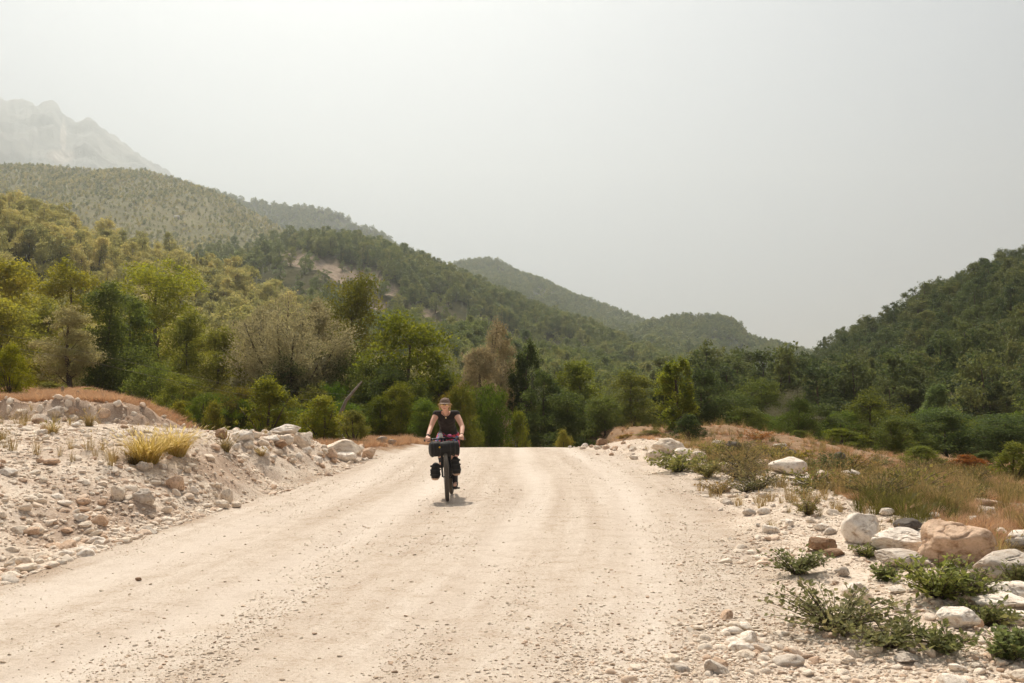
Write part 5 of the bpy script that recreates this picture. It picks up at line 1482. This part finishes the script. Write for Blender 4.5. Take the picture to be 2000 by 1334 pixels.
fr.build('frame', M['black_metal'], bike)
hb = MB().tube([(-0.315, 0.19, 0.925), (-0.20, 0.15, 0.94), (-0.05, 0.125, 0.945), (0.05, 0.125, 0.945), (0.20, 0.15, 0.94), (0.315, 0.19, 0.925)], 0.0135, 10)
hb.xf(ST).build('handlebar', M['black_metal'], bike)
MB().tube([(0, 0.165, 0.90), (0, 0.125, 0.945)], 0.02, 10).xf(ST).build('stem', M['black_metal'], bike)
for s in (-1, 1):
    MB().tube([(0.20 * s, 0.15, 0.94), (0.317 * s, 0.191, 0.925)], 0.018, 12).xf(ST).build('grip', M['tyre'], bike)
    lv = MB().tube([(0.17 * s, 0.135, 0.935), (0.19 * s, 0.095, 0.925), (0.27 * s, 0.115, 0.905)], [0.010, 0.007, 0.005], 7)
    lv.xf(ST).build('brake_lever', M['black_metal'], bike)
sa = MB().ball((0, 0.93, 0.935), (0.070, 0.075, 0.030), 3).ball((0, 0.83, 0.930), (0.028, 0.10, 0.022), 3)
sa.build('saddle', M['black_cloth'], bike)
MB().tube([(0, 0.84, 0.86), (0, 0.855, 0.915)], 0.014, 8).build('seat_post', M['black_metal'], bike)
cr = MB().lathe([(0.045, 0.02), (0.045, 0.085), (0.049, 0.085), (0.049, 0.02)], 32, 0, (0, 0.66, 0.31))
cr.tube([(0.055, 0.66, 0.31), (0.070, 0.65, 0.142)], [0.014, 0.011], 8).tube([(-0.055, 0.66, 0.31), (-0.070, 0.67, 0.478)], [0.014, 0.011], 8)
crank = cr.build('crank', M['black_metal'], bike)
for s, z, y in ((1, 0.140, 0.65), (-1, 0.480, 0.67)):
    MB().box((0.115 * s, y, z), (0.085, 0.09, 0.018)).build('pedal', M['black_metal'], crank, shade=False)
ch = MB().tube([(0.047, 0.66, 0.395), (0.047, 1.10, 0.42)], 0.005, 5).tube([(0.047, 0.66, 0.225), (0.047, 1.10, 0.31)], 0.005, 5)
ch.build('chain', M['steel'], bike)

# luggage
ROLL = steer(rad(17.0), rad(-2.0), (-0.02, 0.05, 0.8))
bag = empty('handlebar_bag', (CX, CY, CZ)); tag(bag, 'black rolled bag strapped under the handlebar', 'bag')
Rg = np.random.default_rng(5)
prof = [(-0.235, 0.0), (-0.235, 0.080), (-0.228, 0.108)] + [(t, 0.112 + 0.006 * math.sin(30 * t)) for t in np.linspace(-0.21, 0.19, 14)] + [(0.205, 0.104), (0.212, 0.075), (0.212, 0.0)]
rb = MB().lathe(prof, 40, 0, (-0.045, 0.035, 0.795))
Vv = np.concatenate(rb.V); Vv[:, 1:] += 0.010 * np.stack([fbm(Vv[:, 0] * 1.0, Vv[:, 1] * 3 + Vv[:, 2] * 2, 0.07, 3, 3), fbm(Vv[:, 0], Vv[:, 2] * 3, 0.06, 3, 4)], -1); rb.V = [Vv]
rb.xf(ROLL).build('roll', M['black_cloth'], bag)
for x in (-0.20, -0.10, 0.06, 0.13):
    MB().lathe([(x - 0.010, 0.119), (x + 0.010, 0.119), (x + 0.010, 0.1225), (x - 0.010, 0.1225), (x - 0.010, 0.119)], 32, 0, (-0.045, 0.035, 0.795)).xf(ROLL).build('strap', M['strap'], bag)
MB().ball((-0.155, -0.083, 0.825), (0.013, 0.006, 0.013), 2).xf(ROLL).build('badge', M['yellow'], bag)
MB().lathe([(-0.284, 0.0), (-0.284, 0.085), (-0.280, 0.088)], 32, 0, (0, 0.035, 0.795)).xf(ROLL).build('end_cap', M['strap'], bag)
MB().tube([(-0.12, -0.05, 0.69), (-0.125, -0.055, 0.65), (-0.115, -0.05, 0.63)], 0.006, 5).xf(ROLL).build('strap_end', M['strap'], bag)
def fork_bag(s, z0, z1, x, w, lab):
    e = empty('fork_bag', (CX, CY, CZ)); tag(e, lab, 'bag', 'bags strapped to the fork')
    zs = np.linspace(z0, z1, 14)
    mb = MB(); V_, n = [], 20
    a = np.arange(n) * 2 * math.pi / n
    for i, z in enumerate(zs):
        t = i / 13
        r = w * (0.80 + 0.20 * math.sin(math.pi * min(1, t * 1.4)) ) * (1 if t < 0.80 else 1 - 0.6 * ((t - 0.80) / 0.20) ** 2)
        V_.append(np.stack([x + r * np.cos(a) * (1 + 0.06 * np.sin(3 * a + 9 * t)) + 0.012 * s * (1 - t), 0.05 + r * 0.95 * np.sin(a), np.full(n, z)], -1))
    Fq = [(i * n + k, i * n + (k + 1) % n, (i + 1) * n + (k + 1) % n, (i + 1) * n + k) for i in range(13) for k in range(n)]
    V_ = np.concatenate(V_ + [np.array([[x, 0.05, z0 - 0.004], [x, 0.05, z1 + 0.006]])])
    F3 = [(n * 14, (k + 1) % n, k) for k in range(n)] + [(n * 14 + 1, 13 * n + k, 13 * n + (k + 1) % n) for k in range(n)]
    mb.add(V_, F3, Fq).xf(ST).build('sack', M['black_cloth'], e)
    MB().ball((x + 0.012 * s, 0.05, z0 + 0.004), (w * 0.80, w * 0.78, 0.030), 3).xf(ST).build('dusty_bottom', M['dust_tan'], e)
    for t in (0.25, 0.55, 0.80):
        z = z0 + (z1 - z0) * t
        MB().lathe([(-0.010, w * 1.02), (-0.010, w * 1.07), (0.010, w * 1.07), (0.010, w * 1.02)], 24, 2, (x + 0.012 * s * (1 - t), 0.05, z)).xf(ST).build('strap', M['strap'], e)
        MB().box((x + 0.012 * s * (1 - t) + s * w * 0.9, 0.05 - w * 0.55, z), (0.018, 0.018, 0.026)).xf(ST).build('buckle', M['strap'], e, shade=False)
fork_bag(-1, 0.345, 0.585, -0.155, 0.076, 'black bag with dusty bottom on the fork side nearer the earth bank')
fork_bag(1, 0.400, 0.665, 0.145, 0.072, 'higher black bag with dusty bottom on the fork side away from the bank')
wb = empty('bottle', (CX, CY, CZ)); tag(wb, 'pale bottle standing behind the handlebar', 'bottle')
MB().lathe([(0.93, 0.0), (0.93, 0.030), (1.0, 0.032), (1.015, 0.022), (1.03, 0.020)], 20, 2, (-0.115, 0.16, 0)).build('bottle_body', M['clear'], wb)
MB().lathe([(1.031, 0.022), (1.05, 0.021), (1.053, 0.0)], 16, 2, (-0.115, 0.16, 0)).build('lid', M['black_metal'], wb)
pp = MB().ball((0.025, 0.11, 0.985), (0.040, 0.028, 0.024), 3)
tag(pp.build('pouch', M['purple'], loc=(CX, CY, CZ)), 'small purple pouch on the middle of the handlebar', 'pouch')
fb = MB()
fb.tube([(0, 0.24, 0.80), (0, 0.30, 0.70), (0, 0.45, 0.55)], [0.02, 0.035, 0.03], 10)
tag(fb.build('frame_bag', M['black_cloth'], loc=(CX, CY, CZ)), 'black bag inside the bicycle frame', 'bag')
rbk = MB().ball((0, 1.08, 0.93), (0.11, 0.20, 0.10), 3)
tag(rbk.build('saddle_bag', M['black_cloth'], loc=(CX, CY, CZ)), 'black bag behind the saddle hidden by the rider', 'bag')

# ------------------------------------------------------------------ cyclist: the rider
def capsule(mb, p0, p1, r0, r1, n=14, flat=None):
    p0, p1 = np.array(p0, float), np.array(p1, float)
    ts = np.linspace(0, 1, 7)
    mb.tube([p0 * (1 - t) + p1 * t for t in ts], [r0 * (1 - t) + r1 * t for t in ts], n)
    mb.ball(p0, r0, 2); mb.ball(p1, r1, 2)
def chain(mb, pts, rs):
    for (a, b, r, q) in zip(pts[:-1], pts[1:], rs[:-1], rs[1:]):
        capsule(mb, a, b, r, q)
def fused(name, mb, mat, parent, voxel, smooth_n=6, cut=None, keep=False):
    """fuse overlapping volumes into one continuous smooth skin"""
    me = mb.mesh(name + '_raw', None)
    o = bpy.data.objects.new(name + '_raw', me); COL.objects.link(o)
    r = o.modifiers.new('r', 'REMESH'); r.mode = 'VOXEL'; r.voxel_size = voxel
    if smooth_n:
        s = o.modifiers.new('s', 'SMOOTH'); s.factor = 0.5; s.iterations = smooth_n
    dg = bpy.context.evaluated_depsgraph_get()
    m2 = bpy.data.meshes.new_from_object(o.evaluated_get(dg))
    bpy.data.objects.remove(o, do_unlink=True); bpy.data.meshes.remove(me)
    m2.name = name
    if cut is not None:
        import bmesh
        bm = bmesh.new(); bm.from_mesh(m2)
        dead = [f for f in bm.faces if cut(f.calc_center_median())]
        bmesh.ops.delete(bm, geom=dead, context='FACES')
        bm.to_mesh(m2); bm.free()
    m2.materials.clear(); m2.materials.append(mat)
    m2.polygons.foreach_set('use_smooth', np.ones(len(m2.polygons), bool))
    return obj(name, m2, parent)

SH = {-1: (-0.215, 0.63, 1.305), 1: (0.095, 0.63, 1.305)}
EL = {-1: (-0.292, 0.46, 1.10), 1: (0.205, 0.46, 1.105)}
def bar(x, off=(0, 0, 0)):      # a point on the steered handlebar
    y = np.interp(abs(x), [0, 0.05, 0.20, 0.315], [0.125, 0.125, 0.15, 0.19]); z = np.interp(abs(x), [0, 0.05, 0.20, 0.315], [0.945, 0.945, 0.94, 0.925])
    v = ST @ np.array([x + off[0], y + off[1], z + off[2], 1.0])
    return v[:3]
TC = -0.062
HIPZ, HIPY = 0.985, 0.93
rider = empty('person', (CX, CY, CZ))
tag(rider, 'cyclist in black sleeveless top, brown cap and mirrored sunglasses riding towards the viewer', 'person')
bd = MB()
# trunk: pelvis, waist, ribs, shoulders, neck
torso = [((TC + 0.02, HIPY, HIPZ), (0.150, 0.110, 0.105)), ((TC + 0.015, 0.865, 1.06), (0.128, 0.090, 0.10)), ((TC + 0.005, 0.80, 1.13), (0.120, 0.086, 0.10)),
         ((TC, 0.74, 1.20), (0.132, 0.095, 0.10)), ((TC, 0.685, 1.265), (0.140, 0.095, 0.085)), ((TC, 0.655, 1.315), (0.125, 0.065, 0.045))]
for c, r in torso: bd.ball(c, r, 3)
for s in (-1, 1):
    bd.ball((TC + 0.062 * s, 0.64, 1.225), (0.058, 0.052, 0.055), 2)
HC = np.array((-0.078, 0.545, 1.452))
chain(bd, [(TC, 0.65, 1.30), (TC - 0.004, 0.60, 1.36), (HC[0], 0.575, 1.40)], [0.058, 0.048, 0.050])
# head
bd.ball(HC + (0, 0.02, 0.020), (0.074, 0.092, 0.090), 3)
bd.ball(HC + (0, -0.028, -0.030), (0.058, 0.060, 0.068), 3)
bd.ball(HC + (0, -0.052, -0.082), (0.030, 0.026, 0.022), 2)              # chin
capsule(bd, HC + (0, -0.080, 0.012), HC + (0, -0.103, -0.030), 0.009, 0.014)   # nose
for s in (-1, 1):
    bd.ball(HC + (0.045 * s, -0.055, -0.022), (0.024, 0.024, 0.020), 2)    # cheek
    bd.ball(HC + (0.030 * s, -0.076, 0.024), (0.024, 0.012, 0.008), 2)     # brow
    bd.ball(HC + (0.076 * s, 0.015, -0.005), (0.010, 0.018, 0.030), 2)     # ear
bd.ball(HC + (0, -0.078, -0.056), (0.024, 0.014, 0.008), 2)
# arms and hands
for s in (-1, 1):
    wr = bar(0.258 * s, (0.006 * s, 0.055, 0.038))
    chain(bd, [(TC + 0.09 * s, 0.65, 1.30), SH[s], tuple(np.array(SH[s]) * 0.5 + np.array(EL[s]) * 0.5 + (0.008 * s, 0, 0)), EL[s]], [0.062, 0.054, 0.045, 0.036])
    md = np.array(EL[s]) * 0.6 + wr * 0.4
    chain(bd, [EL[s], tuple(md), tuple(wr)], [0.037, 0.036, 0.025])
    pa = bar(0.258 * s, (0, 0.018, 0.034))
    bd.ball((wr + pa) / 2, (0.036, 0.034, 0.018), 2); bd.ball(pa, (0.041, 0.030, 0.016), 2)
    for j, (dx, L) in enumerate(((-0.032, 0.92), (-0.011, 1.0), (0.010, 0.95), (0.030, 0.80))):
        x = 0.258 + dx
        q = [bar(x * s, (0, o[0], o[1])) for o in ((0.004, 0.034), (-0.024 * L, 0.024), (-0.032 * L, -0.006), (-0.012, -0.026 * L))]
        chain(bd, [tuple(v) for v in q], [0.0095, 0.009, 0.0085, 0.0075])
    th = [bar((0.258 - d) * s, o) for d, o in ((0.026, (0, 0.034, 0.020)), (0.048, (0, 0.034, 0.004)), (0.062, (0, 0.016, -0.018)))]
    chain(bd, [tuple(v) for v in th], [0.012, 0.0105, 0.009])
# legs
LEG = {1: [(TC + 0.105, 0.90, 0.945), (0.075, 0.60, 0.625), (0.085, 0.70, 0.245), (0.098, 0.69, 0.20)], -1: [(TC - 0.070, 0.90, 0.945), (-0.165, 0.485, 0.80), (-0.140, 0.70, 0.55), (-0.125, 0.715, 0.53)]}
for s in (-1, 1):
    h, k, a, f = [np.array(q) for q in LEG[s]]
    chain(bd, [tuple(h), tuple(h * 0.5 + k * 0.5), tuple(k)], [0.085, 0.072, 0.052])
    calf = k * 0.68 + a * 0.32 + (0, 0.025, 0)
    chain(bd, [tuple(k), tuple(calf), tuple(a)], [0.050, 0.052, 0.033])
    toe = a + (0.0, -0.155, -0.055 if s > 0 else -0.02)
    chain(bd, [tuple(a), tuple(a + (0, 0.03, -0.035)), tuple(toe)], [0.033, 0.032, 0.024])
body = fused('body', bd, M['skin'], rider, 0.0046, 5)
# clothes
sh = MB()
for c, r in torso: sh.ball(c, np.array(r) + 0.011, 3)
sh.ball((TC + 0.015, 0.90, 0.985), (0.166, 0.128, 0.10), 3)
for s in (-1, 1):
    sh.ball((TC + 0.062 * s, 0.64, 1.225), (0.069, 0.063, 0.066), 2)
    e = np.array(SH[s]) * 0.94 + np.array(EL[s]) * 0.06
    chain(sh, [(TC + 0.09 * s, 0.65, 1.30), SH[s], tuple(e)], [0.072, 0.066, 0.062])
nk = Vector((TC - 0.004, 0.575, 1.352))
fused('sleeveless_top', sh, M['shirt'], rider, 0.008, 6, cut=lambda c: (c - nk).length < 0.078 or (abs(c.x - TC) < 0.062 and c.z > 1.345))
so = MB()
so.ball((TC + 0.02, HIPY, HIPZ - 0.015), (0.165, 0.125, 0.108), 3)
for s in (-1, 1):
    h, k = np.array(LEG[s][0]), np.array(LEG[s][1])
    chain(so, [tuple(h), tuple(h * 0.45 + k * 0.55), tuple(h * 0.22 + k * 0.78)], [0.100, 0.092, 0.086])
fused('shorts', so, M['floral'], rider, 0.009, 5)
for s in (-1, 1):
    a, k = np.array(LEG[s][2]), np.array(LEG[s][1])
    sk = MB(); chain(sk, [tuple(a * 0.72 + k * 0.28), tuple(a), tuple(a + (0, 0.03, -0.03))], [0.044, 0.040, 0.040])
    fused('sock', sk, M['sock'], rider, 0.007, 3)
    dz = -0.055 if s > 0 else -0.02
    shoe = MB()
    shoe.ball(a + (0, 0.035, -0.035), (0.042, 0.050, 0.045), 3); shoe.ball(a + (0, -0.05, -0.035 + dz * 0.4), (0.044, 0.075, 0.036), 3); shoe.ball(a + (0, -0.135, -0.045 + dz * 0.8), (0.046, 0.058, 0.026), 3)
    so_ = fused('shoe', shoe, M['shoe'], rider, 0.007, 4)
    sl = MB(); sl.ball(a + (0, -0.135, -0.066 + dz * 0.8), (0.047, 0.062, 0.010), 3); sl.ball(a + (0, -0.04, -0.066 + dz * 0.4), (0.040, 0.080, 0.010), 3); sl.ball(a + (0, 0.035, -0.074), (0.042, 0.050, 0.010), 3)
    fused('sole', sl, M['sole'], so_, 0.006, 2)
# cap
cp = MB(); cp.ball(HC + (0, 0.018, 0.040), (0.084, 0.102, 0.078), 4)
capo = fused('cap', cp, M['cap_cloth'], rider, 0.007, 2, cut=lambda c: c.z < HC[2] + 0.036)
bm_ = MB(); n = 15
up, lo = [], []
for i in range(n):
    a = math.pi * (1.12 + 0.76 * i / (n - 1))
    inner = HC + (0.082 * math.cos(a), 0.018 + 0.100 * math.sin(a), 0.040)
    outer = HC + (0.088 * math.cos(a), 0.018 + 0.168 * math.sin(a), 0.030 - 0.012 * abs(math.sin(a)) + 0.002)
    up += [inner, outer]
V_ = np.array(up + [p - (0, 0, 0.005) for p in up]); m_ = 2 * n
Fq = []
for i in range(n - 1):
    j = 2 * i
    Fq += [(j, j + 1, j + 3, j + 2), (m_ + j, m_ + j + 2, m_ + j + 3, m_ + j + 1), (j + 1, m_ + j + 1, m_ + j + 3, j + 3), (j, j + 2, m_ + j + 2, m_ + j)]
bm_.add(V_, None, Fq).build('brim', M['brim'], capo)
# sunglasses
gl = empty('sunglasses', (0, 0, 0)); gl.parent = rider
fr_ = MB().tube([HC + (-0.016, -0.093, 0.010), HC + (0.016, -0.093, 0.010)], 0.003, 6)
for s in (-1, 1):
    fr_.tube([HC + (0.060 * s, -0.075, 0.010), HC + (0.078 * s, 0.01, 0.012)], 0.0025, 6)
gf = fr_.build('glasses_frame', M['black_metal'], rider)
bpy.data.objects.remove(gl, do_unlink=True)
for s in (-1, 1):
    MB().ball(HC + (0.034 * s, -0.086, 0.008), (0.026, 0.010, 0.019), 3, np.array(Matrix.Rotation(-0.25 * s, 3, 'Z') @ Matrix.Rotation(rad(-12), 3, 'X'))).build('lens', M['lens'], gf)
MB().ball(HC + (0, -0.088, -0.056), (0.020, 0.008, 0.0065), 2).build('lips', M['lips'], rider)
# hair, loose at both sides of the face and gathered behind
hr = MB()
hr.ball(HC + (0, 0.035, 0.010), (0.081, 0.088, 0.072), 3)
for s in (-1, 1):
    chain(hr, [HC + (0.080 * s, 0.01, 0.022), HC + (0.086 * s, 0.005, -0.03), HC + (0.078 * s, 0.01, -0.075)], [0.014, 0.015, 0.008])
    chain(hr, [HC + (0.084 * s, 0.02, 0.018), HC + (0.105 * s, 0.03, 0.012), HC + (0.112 * s, 0.035, -0.015)], [0.012, 0.009, 0.004])
hr.ball(HC + (0, 0.10, -0.03), (0.03, 0.04, 0.05), 2)
fused('hair', hr, M['hair'], rider, 0.006, 3, cut=lambda c: (c.y < HC[1] - 0.018 and abs(c.x - HC[0]) < 0.07))
# pendant and wrist band
ck = MB().tube([(TC - 0.055, 0.59, 1.335), (TC - 0.03, 0.558, 1.30), (TC, 0.553, 1.262), (TC + 0.03, 0.558, 1.30), (TC + 0.055, 0.59, 1.335)], 0.0018, 5)
pk = ck.build('necklace', M['strap'], rider)
MB().ball((TC, 0.548, 1.252), (0.012, 0.006, 0.014), 2).build('pendant', M['charm'], pk)
for s, rr in ((-1, 0.031), (1, 0.028)):
    wr = bar(0.258 * s, (0.006 * s, 0.055, 0.038)); e = np.array(EL[s]); d = (e - wr) / np.linalg.norm(e - wr)
    MB().tube([wr + d * 0.022, wr + d * (0.050 if s < 0 else 0.034)], rr, 16).build('wrist_band', M['strap'], rider)

# ------------------------------------------------------------------ haze
def build_haze():
    x0, x1, y0, y1, z0, z1 = -4200.0, 4200.0, -400.0, 5600.0, -60.0, 1300.0
    mb = MB().box(((x0 + x1) / 2, (y0 + y1) / 2, (z0 + z1) / 2), (x1 - x0, y1 - y0, z1 - z0))
    m, n, l = new_mat('haze')
    out = n.new('ShaderNodeOutputMaterial'); v = n.new('ShaderNodeVolumePrincipled')
    v.inputs['Color'].default_value = (0.90, 0.94, 0.93, 1)
    v.inputs['Density'].default_value = HAZE_DENSITY
    v.inputs['Anisotropy'].default_value = HAZE_ANISO
    l.new(v.outputs[0], out.inputs['Volume'])
    o = mb.build('haze', m, shade=False)
    tag(o, 'thin pale summer haze filling the valley', 'haze', kind='stuff')
build_haze()
